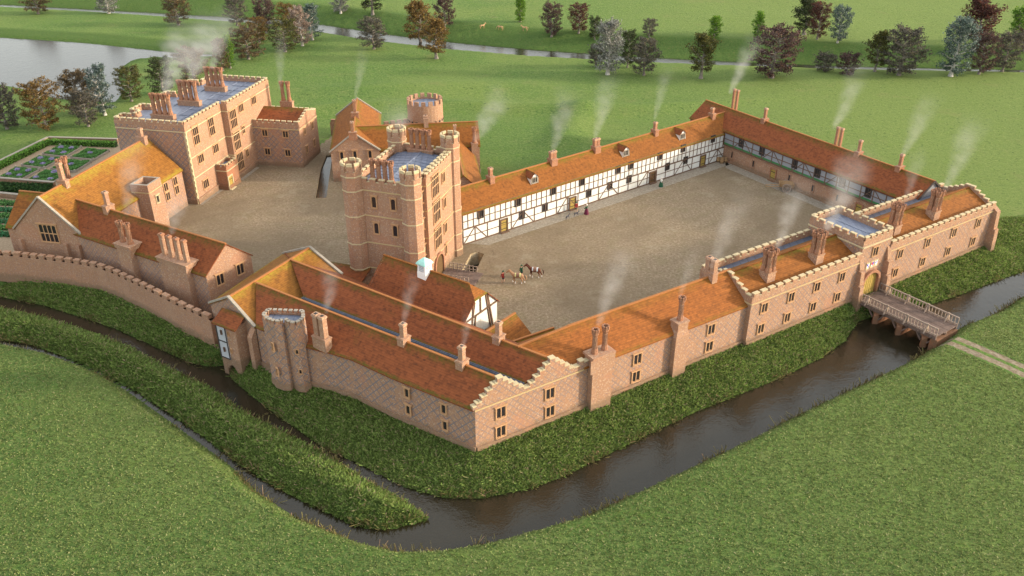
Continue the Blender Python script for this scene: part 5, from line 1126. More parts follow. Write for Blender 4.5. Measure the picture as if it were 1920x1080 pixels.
def tree_mesh(style, seed):
    if (style, seed) in TREE: return TREE[(style, seed)]
    rng = np.random.default_rng(seed*13+len(style)); hb, Rm, hc, up, full = STY[style]; mb = MB()
    tp = [np.array((0., 0, 0))]
    for i in range(1, 9): tp.append(np.array((rng.normal()*.012*i**.5, rng.normal()*.012*i**.5, i/8*.86)))
    def tube(p, q, r0, r1):
        mb.beam(p, q, r0*1.6, r0*1.6); 
    def seg(path, r0, r1, n=5):
        prev = None
        for i, p in enumerate(path):
            d = path[min(i+1, len(path)-1)]-path[max(i-1, 0)]; d = d/max(1e-9, np.linalg.norm(d)); a = np.cross(d, (0.3, .9, .2)); a /= np.linalg.norm(a); b = np.cross(d, a); r = r0+(r1-r0)*i/(len(path)-1)
            ring = [p+r*(a*math.cos(k*2*math.pi/n)+b*math.sin(k*2*math.pi/n)) for k in range(n)]
            if prev is not None:
                for k in range(n): mb.face([prev[k], prev[(k+1) % n], ring[(k+1) % n], ring[k]])
            prev = ring
    seg(tp, .036, .006, 7); seg([np.array((0, 0, -.03)), np.array((0, 0, .07))], .06, .036, 7)
    tips = []; nl = 40; rot = rng.random()*6.28
    for i in range(nl):
        h = hb+(.90-hb)*((i+.5)/nl)**.95; az = rot+i*2.399+rng.normal()*.25
        prof = math.sqrt(max(.04, 1-((h-hc)/(.56 if h > hc else max(.2, hc-hb+.12)))**2)) if style != 'pine' else (1.05-h)*1.25 if h > .4 else .55+.7*(h-hb)
        L = Rm*prof*(.72+.5*rng.random()); j = min(7, int(h/.86*8)); f = h/.86*8-j; st = tp[j]*(1-f)+tp[min(8, j+1)]*f
        dr = np.array((math.cos(az), math.sin(az), 0.)); path = [st]; K = 5
        for k in range(1, K+1):
            t = k/K; path.append(st+dr*L*t+np.array((0, 0, up*L*(.55*t+.45*t*t)*(.08 if h < hb+.15 else .5 if h < .4 else .8)))+rng.normal(size=3)*.012*t)
        seg(path, .013*(1.1-h*.6), .003, 4); tips += [(path[k], .5+.5*k/K) for k in (2, 3, 4, 5)]
        for s_ in range(3):
            k = 2+s_; dd = dr*(.5+.3*rng.random())+np.cross(dr, (0, 0, 1))*rng.choice((-1, 1))*(.5+.4*rng.random())+np.array((0, 0, .35*rng.random()+.15)); e = path[k]+dd*L*(.30+.2*rng.random()); seg([path[k], (path[k]+e)/2+rng.normal(size=3)*.008, e], .006, .002, 3); tips += [(e, 1.0), ((path[k]+e)/2, .8)]
    tips += [(tp[8], 1), (tp[8]+np.array((0, 0, .06)), 1), (tp[7], .8)]
    tr = mb.build('tree_trunk_tmp', 'bark'); me_t = tr.data; bpy.data.objects.remove(tr)
    org = np.array([v for v in mb.v]); cx, cy, cz = (org[:, 0].min()+org[:, 0].max())/2, (org[:, 1].min()+org[:, 1].max())/2, org[:, 2].min(); me_t.transform(Matrix.Translation((cx, cy, cz)))
    T = np.array([t[0] for t in tips]); W = np.array([t[1] for t in tips]); clump = rng.random(len(T)) > .12; T = T[clump]; W = W[clump]/W[clump].sum(); N = {'oak': 8000, 'round': 6800, 'egg': 5200, 'pine': 5600, 'poplar': 4200, 'shrub': 3200}[style]
    idx = rng.choice(len(T), N, p=W); sp = .030 if style != 'shrub' else .05; P = T[idx]+rng.normal(size=(N, 3))*np.array((sp, sp, sp*.75)); P = P[P[:, 2] > .02]
    V = leaf_quads(P, .0165 if style != 'shrub' else .03, rng); ex = np.percentile(np.hypot(P[:, 0], P[:, 1]), 97); zt = np.percentile(P[:, 2], 99.5)
    TREE[(style, seed)] = (me_t, V, ex, zt); return TREE[(style, seed)]
CROWN = {}
def tree(px, base, top, width, style, seed, leaf, label, pale=False, name='tree'):
    p = at_ground(px, base); r0 = math.hypot(p[0], p[1]); H_ = CAM_H-p[2]-0; zt = CAM_H-p[1]*math.tan(TILT+math.atan((top-540)/FOC)); h = max(2.0, zt-p[2])
    me_t, V, ex, zz = tree_mesh(style, seed); depth = p[1]*math.cos(TILT)+(CAM_H-p[2])*math.sin(TILT); wm = width*depth/FOC
    key = (style, seed, leaf)
    if key not in CROWN:
        CROWN[key] = quad_mesh('crown_'+leaf, V, leaf); tm = me_t.copy(); tm.materials.clear(); tm.materials.append(MAT['bark_pale' if pale else 'bark']); CROWN[key+('t',)] = tm
    t = thing(name, p, label, 'tree', 'trees of the park'); t.rotation_euler = (0, 0, random.random()*6.28); s = wm/2/ex; sz = h/zz
    t.scale = (s, s, sz); obj('trunk', CROWN[key+('t',)], t); obj('crown', CROWN[key], t)
TREES = [
 (72, 26, -30, 56, 'round', 1, 'leaf_brown', 'brownish round tree on the far dam, leftmost along the top edge of the view'),
 (204, 25, -35, 42, 'egg', 2, 'leaf_birch', 'pale silvery tree on the dam, cut off by the top edge'),
 (335, 47, -12, 50, 'round', 3, 'leaf_brown', 'brown-grey tree alone on the dam right of the silvery one'),
 (445, 48, -4, 46, 'round', 4, 'leaf_grey', 'dark grey tree at the left rear of the dense grove behind the mansion'),
 (500, 62, -2, 46, 'round', 5, 'leaf_purple', 'dark purple tree at the back of the grove'), (487, 80, 32, 42, 'oak', 6, 'leaf_orange', 'rusty orange tree in the middle of the grove'),
 (466, 111, 48, 66, 'oak', 7, 'leaf_brown', 'wide brown tree at the front of the grove with pale bare limbs'), (535, 97, 34, 58, 'round', 8, 'leaf_olive', 'grey-green tree at the right front of the grove'),
 (543, 60, 6, 40, 'oak', 9, 'leaf_orange', 'dull orange tree just behind the pinkish birch'), (567, 86, 12, 40, 'egg', 10, 'leaf_pink', 'pinkish grey birch on the right side of the grove'), (586, 75, 8, 38, 'egg', 11, 'leaf_blue', 'blue-grey birch ending the grove beside the river'),
 (432, 128, 64, 22, 'poplar', 12, 'leaf_bright', 'slim bright yellow-green tree just beyond the mansion roof'), (418, 133, 72, 30, 'egg', 13, 'leaf_brown', 'narrow brown tree touching the slim bright green one'),
 (364, 150, 88, 58, 'oak', 14, 'leaf_brown', 'brown tree half hidden by the mansion chimneys and their smoke'), (307, 178, 106, 50, 'round', 15, 'leaf_dark', 'dark green tree on the pond point, behind the first mansion chimney row'), (247, 190, 124, 52, 'round', 16, 'leaf_olive', 'olive tree at the pond edge left of the mansion roof'),
 (197, 216, 123, 44, 'egg', 17, 'leaf_blue', 'pale green birch beside the pond, tallest of the garden trees'), (153, 214, 133, 68, 'oak', 18, 'leaf_brown', 'large brown tree by the pond right of the grey trunked one'), (166, 237, 168, 54, 'round', 19, 'leaf_grey', 'low grey-green tree in front of the large brown one'),
 (89, 242, 150, 72, 'oak', 20, 'leaf_orange', 'golden brown spreading tree with pale trunk above the knot garden'), (14, 242, 160, 62, 'oak', 21, 'leaf_grey', 'dark grey spreading tree at the left edge above the knot garden'),
 (699, 28, -40, 50, 'pine', 22, 'leaf_dark', 'dark open tree standing above the round brown one by the river'), (639, 25, -30, 38, 'egg', 23, 'leaf_birch', 'whitish tree cut by the top edge right of the grove'),
 (701, 92, 32, 56, 'round', 24, 'leaf_grey', 'round grey-brown tree on the near river bank'), (788, 85, 2, 58, 'pine', 25, 'leaf_orange', 'upright rusty tree at the river, behind its twin'), (818, 110, 36, 56, 'pine', 26, 'leaf_orange', 'upright rusty tree nearest the castle green'), (834, 55, -5, 40, 'round', 27, 'leaf_purple', 'mauve tree behind the two rusty ones'),
 (975, 41, -4, 24, 'poplar', 28, 'leaf_bright', 'bright green column tree on the deer meadow'), (1034, 69, 5, 42, 'round', 29, 'leaf_purple', 'dark plum tree right of the grazing deer'), (1085, 62, 7, 40, 'round', 30, 'leaf_red', 'reddish plum tree between the dark plum and small green trees'), (1115, 74, 30, 28, 'round', 31, 'leaf_dark', 'small dark green tree beyond the river behind the white birch'),
 (1117, 124, 82, 32, 'round', 32, 'leaf_grey', 'small grey tree tucked against the left of the white birch'), (1139, 140, 38, 58, 'egg', 33, 'leaf_birch', 'tall white-grey birch on the green before the river'), (1176, 127, 55, 36, 'round', 34, 'leaf_dark', 'dark green tree between the white birch and the dark grey tree'), (1207, 141, 70, 56, 'round', 35, 'leaf_grey', 'dark grey tree right of the white birch'), (1217, 69, 35, 30, 'round', 36, 'leaf_grey', 'small pale grey tree alone on the far meadow'),
 (1314, 147, 62, 54, 'pine', 37, 'leaf_olive', 'dark olive tree with pale trunk left of the long timber roof end'), (1338, 76, 30, 26, 'poplar', 38, 'leaf_bright', 'bright green tree peeping over the dark olive one'), (1420, 70, 22, 24, 'poplar', 39, 'leaf_bright', 'bright green column tree alone beyond the river, above the big purple tree'),
 (1447, 146, 50, 96, 'oak', 40, 'leaf_purple', 'biggest tree, purple-brown and bushy beside chimney smoke'), (1508, 65, -2, 54, 'pine', 41, 'leaf_dark', 'dark spreading tree with stout pale trunk in a trio beyond the river'), (1532, 74, 4, 42, 'round', 42, 'leaf_red', 'reddish middle tree of the trio beyond the river'), (1570, 80, 10, 40, 'round', 43, 'leaf_blue', 'blue-green right tree of the trio beyond the river'),
 (1544, 133, 97, 44, 'shrub', 44, 'leaf_grey', 'low grey bush on the near river edge'), (1588, 140, 98, 46, 'shrub', 45, 'leaf_purple', 'low purple bush beside the grey bush'), (1640, 134, 57, 44, 'pine', 46, 'leaf_olive', 'upright olive tree leaning against the wide dark oak'), (1685, 141, 52, 84, 'oak', 47, 'leaf_grey', 'wide dark oak with pale spreading limbs'),
 (1782, 143, 32, 64, 'egg', 48, 'leaf_blue', 'silvery blue-green tree near the right edge'), (1826, 92, -8, 76, 'pine', 49, 'leaf_red', 'dark red tree rising behind the silvery blue one'), (1835, 139, 60, 52, 'round', 50, 'leaf_purple', 'purple-brown tree right of the silvery blue one'), (1879, 134, 58, 54, 'round', 51, 'leaf_grey', 'brown-grey tree last but one at the right edge'), (1905, 78, 12, 36, 'poplar', 52, 'leaf_bright', 'bright green tree at the right edge behind the brown-grey one'), (1921, 96, 42, 40, 'round', 53, 'leaf_red', 'dark plum tree cut by the right edge')]
for T_ in TREES: tree(*T_, pale=T_[6] in ('leaf_birch', 'leaf_blue', 'leaf_pink'))

# ---- grass and bank vegetation (nobody could count it)
def blades(name, n, region, hgt, wid, mat, label, veg=True):
    rng = np.random.default_rng(5+len(name)); x, y = region(rng, n); z, b = ground(x, y); P = np.stack([x, y, z], 1); m = len(P); a = rng.random(m)*6.28; lean = rng.normal(size=(m, 2))*.9; h = hgt*(.45+.9*rng.random(m)); w = wid*(.6+.8*rng.random(m))
    dx, dy = np.cos(a)*w, np.sin(a)*w; top = P+np.stack([lean[:, 0]*h, lean[:, 1]*h, h], 1)
    V = np.stack([P-np.stack([dx, dy, h*.1], 1), P+np.stack([dx, dy, -h*.1], 1), top+np.stack([dx, dy, h*0], 1)*.6, top-np.stack([dx, dy, h*0], 1)*.6], 1).reshape(-1, 3); o = obj(name, quad_mesh(name, V, mat)); tag(o, label, name.replace('_', ' '), kind='stuff')
leaf_mat('blade_bank', (.180, .260, .066), .55, (.36, .27, .18)); leaf_mat('blade_field', (.175, .225, .074), .4, (.34, .33, .17))
def pick(cond, box):
    def f(rng, n):
        xs, ys = [], []
        k = 0
        while k < n:
            x = box[0]+(box[1]-box[0])*rng.random(n); y = box[2]+(box[3]-box[2])*rng.random(n); m = cond(x, y); xs.append(x[m]); ys.append(y[m]); k += int(m.sum())
        return np.concatenate(xs)[:n], np.concatenate(ys)[:n]
    return f
def c_bank(x, y):
    m = sd(MOAT, x, y); return ((inside(INNER_LAND, x, y) & (m > .05) & (m < 10.5) & (sd(CASTLE, x, y) > .15)) & (sd(GARDEN, x, y) > .3) | (sd(ISLAND, x, y) < -.1)) & (y < 122)
def c_field(x, y):
    m = sd(MOAT, x, y); v = np.abs(x) < (.66*(y+34)); tr = np.abs((x-TRK[0][0])*TRK[2][0]+(y-TRK[0][1])*TRK[2][1]) > 1.4
    return ~inside(INNER_LAND, x, y) & (m > .1) & v & (tr | (x < 51))
blades('bank_vegetation', 170000, pick(c_bank, (-80, 90, 56, 122)), .20, .075, 'blade_bank', 'dense green weeds covering the moat banks and the long island')
leaf_mat('blade_reed', (.17, .15, .06), .5, (.34, .22, .15))
def c_reed(x, y):
    m = np.where(sd(ISLAND, x, y) < 0, -sd(ISLAND, x, y), sd(MOAT, x, y)); return (m > -.15) & (m < .6) & (vnoise(x, y, 2.6, 9) > .52) & (y < 122) & (y > 50) & (sd(CASTLE, x, y) > .6)
blades('reeds', 6000, pick(c_reed, (-80, 90, 52, 122)), .42, .05, 'blade_reed', 'brownish reeds and dock stems along the water edges of the moat')
blades('meadow_grass', 200000, pick(c_field, (-70, 85, 40, 100)), .09, .06, 'blade_field', 'mown grass of the meadow outside the moat')
# ================================================================== GARDENS
def leafy_box(name, a, b, w, h, mat, label, cat, group=None, z=0.0, dens=55, size=.13):
    d = unit(a, b); n = (-d[1], d[0]); L = math.dist(a, b); t = thing(name, V3(a, z), label, cat, group); rng = np.random.default_rng(int(abs(a[0]*31+b[1]*17)) % 9999)
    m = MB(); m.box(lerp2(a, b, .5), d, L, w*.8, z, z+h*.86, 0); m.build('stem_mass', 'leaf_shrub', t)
    N = int(dens*L*(w+2*h)); u = rng.random(N)*L; q = rng.random(N)*(w+2*h); v = np.where(q < h, -w/2, np.where(q > h+w, w/2, q-h-w/2)); zz = np.where(q < h, q, np.where(q > h+w, q-h-w, h)); v = v+rng.normal(size=N)*.06; zz = z+np.maximum(.02, zz+rng.normal(size=N)*.06)
    P = np.stack([a[0]+d[0]*u+n[0]*v, a[1]+d[1]*u+n[1]*v, zz], 1)-np.array(t['_o']); obj('foliage', quad_mesh('foliage', leaf_quads(P, size, rng), mat), t); return t
def gw(pts_, h, label, mat='stone_grey'):
    t = thing('garden_wall', V3(pts_[0], 0), label, 'wall', 'low walls of the gardens'); w = MB(); c = MB()
    for a, b in zip(pts_, pts_[1:]): w.seg(a, b, .42, -.4, h-.1, 0); c.seg(a, b, .56, h-.1, h, 0)
    w.build('wall', 'brick_wall', t); c.build('coping', mat, t)
G1, G2, G3 = at2(92, 264.5), at2(222, 268), at2(-30, 325)
gw([G3, G1], .9, 'low brick garden wall along the left far side of the knot garden'); gw([G1, G2], .9, 'low brick garden wall behind the knot garden, running to the mansion')
gw([at2(-30, 339), at2(104, 350)], .9, 'low brick wall between knot garden and dark shrub border'); gw([at2(-30, 366.5), at2(44, 374)], .9, 'low brick wall behind the vegetable rows')
leafy_box('hedge', at2(-20, 325.5), at2(93, 270), 1.0, .95, 'leaf_hedge', 'clipped bright green hedge along the left garden wall', 'hedge', 'hedges of the knot garden')
leafy_box('hedge', at2(95, 270.5), at2(219, 275), 1.0, .95, 'leaf_hedge', 'clipped green hedge along the far garden wall', 'hedge', 'hedges of the knot garden')
leafy_box('shrub_border', at2(-30, 358), at2(92, 362), 3.2, 1.0, 'leaf_shrub', 'dark loose shrub border between the two low garden walls', 'shrubs', dens=40, size=.22)
o7 = lambda x, y: at2(x/7.385, 250+y/7.385)
BEDS = [((600, 305), (835, 185), (1130, 210), (905, 340), 'knot garden bed nearest the far corner, with four lavender clumps', 4), ((990, 350), (1210, 230), (1515, 255), (1300, 380), 'knot garden bed nearest the mansion, with one lavender clump', 1),
        ((310, 460), (550, 335), (860, 365), (620, 495), 'middle knot garden bed of the left row, with four lavender clumps', 4), ((715, 510), (940, 385), (1265, 405), (1040, 545), 'middle knot garden bed of the right row, partly behind hall chimneys', 1),
        ((0, 625), (225, 490), (550, 520), (290, 660), 'leftmost knot garden bed at the edge of the view', 4), ((395, 665), (635, 530), (965, 555), (720, 705), 'knot garden bed nearest the hall roof and shrub border', 3)]
def beds():
    for k, (a, b, c, d, lab, nf) in enumerate(BEDS):
        P = [o7(*q) for q in (a, b, c, d)]; cen = (sum(p[0] for p in P)/4, sum(p[1] for p in P)/4); t = thing('garden_bed', V3(cen, 0), lab, 'garden bed', 'beds of the knot garden'); rng = np.random.default_rng(70+k); e = MB()
        for i in range(4): e.seg(P[i], P[(i+1) % 4], .11, 0, .36, 0)
        for p in P: e.box(p, (1, 0), .26, .26, 0, .55, 0)
        e.build('edging', 'stone_grey', t); s = MB(); s.prism([lerp2(p, cen, .03) for p in P], 0, .22, 0); s.build('soil', 'path_gravel', t)
        def inq(u, v): return np.stack([(1-u)*(1-v)*P[0][i]+u*(1-v)*P[3][i]+u*v*P[2][i]+(1-u)*v*P[1][i] for i in (0, 1)], 1)
        N = 5200; u, v = .04+.92*rng.random(N), .04+.92*rng.random(N); pat = np.sin(u*9.4)*np.sin(v*9.4)+.6*np.cos((u-v)*12); keep = rng.random(N) < .45+.5*(pat > -.1); u, v, pat = u[keep], v[keep], pat[keep]
        xy = inq(u, v); P3 = np.concatenate([xy, (.25+.14*(pat > -.1)+.10*rng.random(len(u)))[:, None]], 1)-np.array(t['_o']); obj('foliage', quad_mesh('foliage', leaf_quads(P3, .15, rng), 'leaf_bed'), t)
        spots = {4: ((.25, .25), (.25, .75), (.75, .25), (.75, .75)), 3: ((.2, .2), (.8, .2), (.5, .85)), 1: ((.5, .5),)}[nf]
        for (cu, cv) in spots:
            n = 260; a_ = rng.random(n)*6.28; r_ = np.sqrt(rng.random(n))*.12; xy = inq(cu+r_*np.cos(a_), cv+r_*np.sin(a_)); z = .42+.22*(1-(r_/.12)**2)+.05*rng.random(n); obj('flower_clump', quad_mesh('flower_clump', leaf_quads(np.concatenate([xy, z[:, None]], 1)-np.array(t['_o']), .10, rng), 'flower'), t)
beds()
for k, (y0, y1, xr, w) in enumerate(((380, 383.5, 40, 1.5), (393, 396, 35, 1.2), (403, 406.5, 31, 1.2), (414.5, 417, 27, 1.2), (426.5, 430, 28, 1.2), (438.5, 442, 34, 1.3))):
    leafy_box('vegetable_row', at2(-34, y0), at2(xr, y1), w, .35, 'leaf_cabbage' if k % 2 else 'leaf_bed', ('vegetable row directly below the low garden wall', 'second vegetable row below the low garden wall, bluish green', 'third vegetable row below the garden wall, yellower green', 'third vegetable row from the hall gable foot, bluish green', 'second vegetable row from the hall gable foot', 'vegetable row nearest the curtain wall, bluish green')[k], 'vegetable row', 'vegetable rows of the kitchen garden', dens=45, size=.14)

# ================================================================== BRIDGES
def rail(root, a, b, z, h, n_posts, bal, lean=.0):
    d = unit(a, b); L = math.dist(a, b); m = MB(); m.beam(V3(a, z+h), V3(b, z+h), .16, .12); m.beam(V3(a, z+.16), V3(b, z+.16), .12, .12)
    k = int(L/bal)
    for i in range(k+1): p = off(a, d, i*L/k); m.box(p, d, .085, .085, z, z+h, 0)
    r = m.build('railing', 'rail_timber', root)
    for i in range(n_posts):
        q = MB(); p = off(a, d, (i+.5)*L/n_posts); nn = (-d[1], d[0]); q.box(p, d, .2, .2, z-.1, z+h+.12, 0)
        for s_ in (-1, 1): q.beam(V3(off(p, nn, s_*.55), z-.05), V3(off(p, nn, s_*.08), z+h*.85), .13, .13)
        q.build('post', 'rail_timber', r)
def moat_bridge():
    d = azd(145.0); n = (-d[1], d[0]); s = RWp(22.45, -.2); L, W = 11.0, 4.7; t = thing('timber_bridge', V3(off(s, d, L/2), 0), 'timber plank bridge with baluster railings on brick piers leading to the gatehouse', 'bridge')
    m = MB(); k = 14; rr = random.Random(3)
    for i in range(k): w = W/k; m.box(off(off(s, d, L/2), n, -W/2+(i+.5)*w), d, L+rr.uniform(-.1, .1), w-.03, .02, .12+rr.uniform(0, .03), 0)
    m.build('deck', 'bridge_timber', t); b = MB()
    for v in (-W/2+.15, W/2-.15, 0): b.box(off(off(s, d, L/2), n, v), d, L, .3, -.35, .015, 0)
    for i in range(7): b.box(off(s, d, .8+i*(L-1.4)/6), n, W+.5, .22, -.22, .0, 0)
    b.build('beam', 'bridge_timber', t)
    for v, lab in ((-W/2+.1, None), (W/2-.1, None)): rail(t, off(off(s, d, .1), n, v), off(off(s, d, L), n, v), .14, 1.05, 4, .42)
    for u in (2.9, 6.2, 9.6):
        p = MB(); c = off(s, d, u); p.box(c, n, W-.5, .8, -3.2, -.36, 0); p.box(c, n, W-.3, 1.0, -.6, -.355, 0)
        for v in (-1, 1): e = off(c, n, v*(W-.5)/2); p.hexa([V3(off(e, d, -.4), -3.2), V3(off(e, d, .4), -3.2), V3(off(e, n, v*.5), -3.2)], [V3(off(e, d, -.4), -.6), V3(off(e, d, .4), -.6), V3(off(e, n, v*.5), -.9)], 0)
        p.build('pier', 'brick_red', t); br = MB()
        for v in (-W/2+.2, W/2-.2):
            for q in (-1, 1): br.beam(V3(off(off(c, d, q*.4), n, v), -1.3), V3(off(off(c, d, q*1.2), n, v), -.3), .16, .16)
        br.build('brace', 'bridge_timber', t)
    a = MB(); a.box(off(s, d, .1), n, W, .9, -3, -.36, 0); a.build('abutment', 'brick_red', t); a = MB(); a.box(off(s, d, L-.2), n, W-.2, .9, -3, -.36, 0); a.build('abutment', 'brick_red', t)
moat_bridge()
def inner_bridge():
    a, b = (-9.0, 104.75), (-3.9, 103.1); d = unit(a, b); n = (d[1], -d[0]); L, W = math.dist(a, b), 3.6; t = thing('timber_bridge', V3(lerp2(a, b, .5), 0), 'small timber bridge with plain rails over the dry ditch before the great tower', 'bridge'); m = MB(); k = 9
    for i in range(k): w = W/k; m.box(off(lerp2(a, b, .5), n, (i+.5)*w), d, L, w-.03, .02, .2, 0)
    m.build('deck', 'bridge_timber', t)
    for v in (.12, W-.12):
        r = MB(); p, q = off(off(a, d, .5), n, v), off(off(a, d, L-.9), n, v)
        for z in (.55, 1.05): r.beam(V3(p, z), V3(q, z), .09, .09)
        for i in range(8): r.box(off(p, d, i*math.dist(p, q)/7), d, .1, .1, .1, 1.15, 0)
        r.build('railing', 'rail_timber', t)
inner_bridge()

# ================================================================== SMALL THINGS IN THE COURT
def barrel(p, lab, z=0.0, h=.92, r=.36):
    t = thing('barrel', V3(p, z), lab, 'barrel', 'barrels in the court corner'); prof = [(.76, 0), (.92, .18), (1.0, .5), (.92, .82), (.76, 1)]; m = MB()
    for (a, z0), (b, z1) in zip(prof, prof[1:]): m.ring(p, r*a, r*b, z+h*z0, z+h*z1, 16, 0, cap=False)
    m.ring(p, r*.70, r*.70, z+.02, z+h*.96, 16, 0); m.build('staves', 'cart_wood', t, smooth=False); k = MB()
    for zz, a in ((.08, .84), (.28, .965), (.70, .965), (.90, .84)): k.ring(p, r*a+.015, r*a+.015, z+h*zz, z+h*zz+.05, 16, 0, cap=False)
    k.build('hoops', 'iron', t)
barrel(at2(1346.5, 303.5), 'left wooden barrel of the three in the court corner'); barrel(at2(1353, 306), 'front middle wooden barrel of the three in the court corner', h=1.05, r=.4); barrel(at2(1360, 304.5), 'right wooden barrel of the three, against the brick wall')
def cart():
    c = at2(1473, 356.5); d = azd(102); n = (-d[1], d[0]); t = thing('hay_cart', V3(c, 0), 'two-wheeled wooden cart with long shafts standing by the brick wall of the court', 'cart'); m = MB(); L, W = 2.3, 1.15
    m.box(c, d, L, W, .72, .80, 0)
    for v in (-1, 1):
        e = off(c, n, v*W/2); m.hexa([V3(off(e, d, -L/2), .8), V3(off(e, d, L/2), .8), V3(off(off(e, d, L/2), n, v*.05), .8), V3(off(off(e, d, -L/2), n, v*.05), .8)], [V3(off(off(e, n, v*.18), d, -L/2-.1), 1.35), V3(off(off(e, n, v*.18), d, L/2+.1), 1.35), V3(off(off(e, n, v*.23), d, L/2+.1), 1.35), V3(off(off(e, n, v*.23), d, -L/2-.1), 1.35)])
        for i in range(5): q = off(e, d, -L/2+.1+i*(L-.2)/4, n, v*.06); m.beam(V3(q, .72), V3(off(q, n, v*.2), 1.42), .06, .06)
    for s_ in (-1, 1): m.box(off(c, d, s_*L/2), n, W+.2, .06, .8, 1.25, 0)
    m.build('body', 'cart_wood', t); s = MB()
    for v in (-1, 1): s.beam(V3(off(off(c, d, -L/2+.3), n, v*.42), .74), V3(off(off(c, d, -L/2-2.2), n, v*.36), .55), .09, .09)
    s.build('shafts', 'cart_wood', t); x = MB(); x.beam(V3(off(c, n, -1.0), .74), V3(off(c, n, 1.0), .74), .12, .12); x.build('axle', 'cart_wood', t)
    for v in (-1, 1):
        w = MB(); q = off(c, n, v*.98); Rr, N = .74, 20; P = lambda r, a, o: V3(off(q, d, r*math.cos(a), n, o), .74+r*math.sin(a))
        for i in range(N):
            a, b = i*2*math.pi/N, (i+1)*2*math.pi/N; w.hexa([P(Rr-.13, a, -.05), P(Rr-.13, b, -.05), P(Rr, b, -.05), P(Rr, a, -.05)], [P(Rr-.13, a, .05), P(Rr-.13, b, .05), P(Rr, b, .05), P(Rr, a, .05)], 0)
        for i in range(10): a = i*math.pi/5; w.beam(P(.08, a, 0), P(Rr-.08, a, 0), .075, .06)
        w.beam(P(0, 0, -.1), P(0, 0, .1), .2, .2); w.build('wheel', 'rail_timber', t)
cart()

# ================================================================== PEOPLE AND ANIMALS
def skin(name, V, Eg, Rr, mat, parent, levels=1):
    me = bpy.data.meshes.new(name); me.from_pydata(V, Eg, []); o = bpy.data.objects.new(name, me); COL.objects.link(o); o.parent = parent; me.materials.append(MAT[mat]); m = o.modifiers.new('Skin', 'SKIN'); m.use_smooth_shade = True
    if not me.skin_vertices: me.skin_vertices.new()
    for i, r in enumerate(Rr): sv = me.skin_vertices[0].data[i]; sv.radius = (r, r) if not isinstance(r, tuple) else r
    me.skin_vertices[0].data[0].use_root = True; s = o.modifiers.new('Sub', 'SUBSURF'); s.levels = s.render_levels = levels
    return o
def lathe(name, prof, mat, parent, n=14, sx=1, sy=1, off_=(0, 0)):
    m = MB()
    for (r0, z0), (r1, z1) in zip(prof, prof[1:]):
        p0 = [(off_[0]+sx*r0*math.cos(i*2*math.pi/n), off_[1]+sy*r0*math.sin(i*2*math.pi/n), z0) for i in range(n)]; p1 = [(off_[0]+sx*r1*math.cos(i*2*math.pi/n), off_[1]+sy*r1*math.sin(i*2*math.pi/n), z1) for i in range(n)]
        for i in range(n): j = (i+1) % n; m.face([p0[i], p0[j], p1[j], p1[i]])
    m.face(p1); return local(m, name, mat, parent)
def local(m, name, mat, parent):
    o = m.build(name, mat); v = Vector(o['_o']); o.data.transform(Matrix.Translation(v)); o.location = (0, 0, 0); o.parent = parent; return o
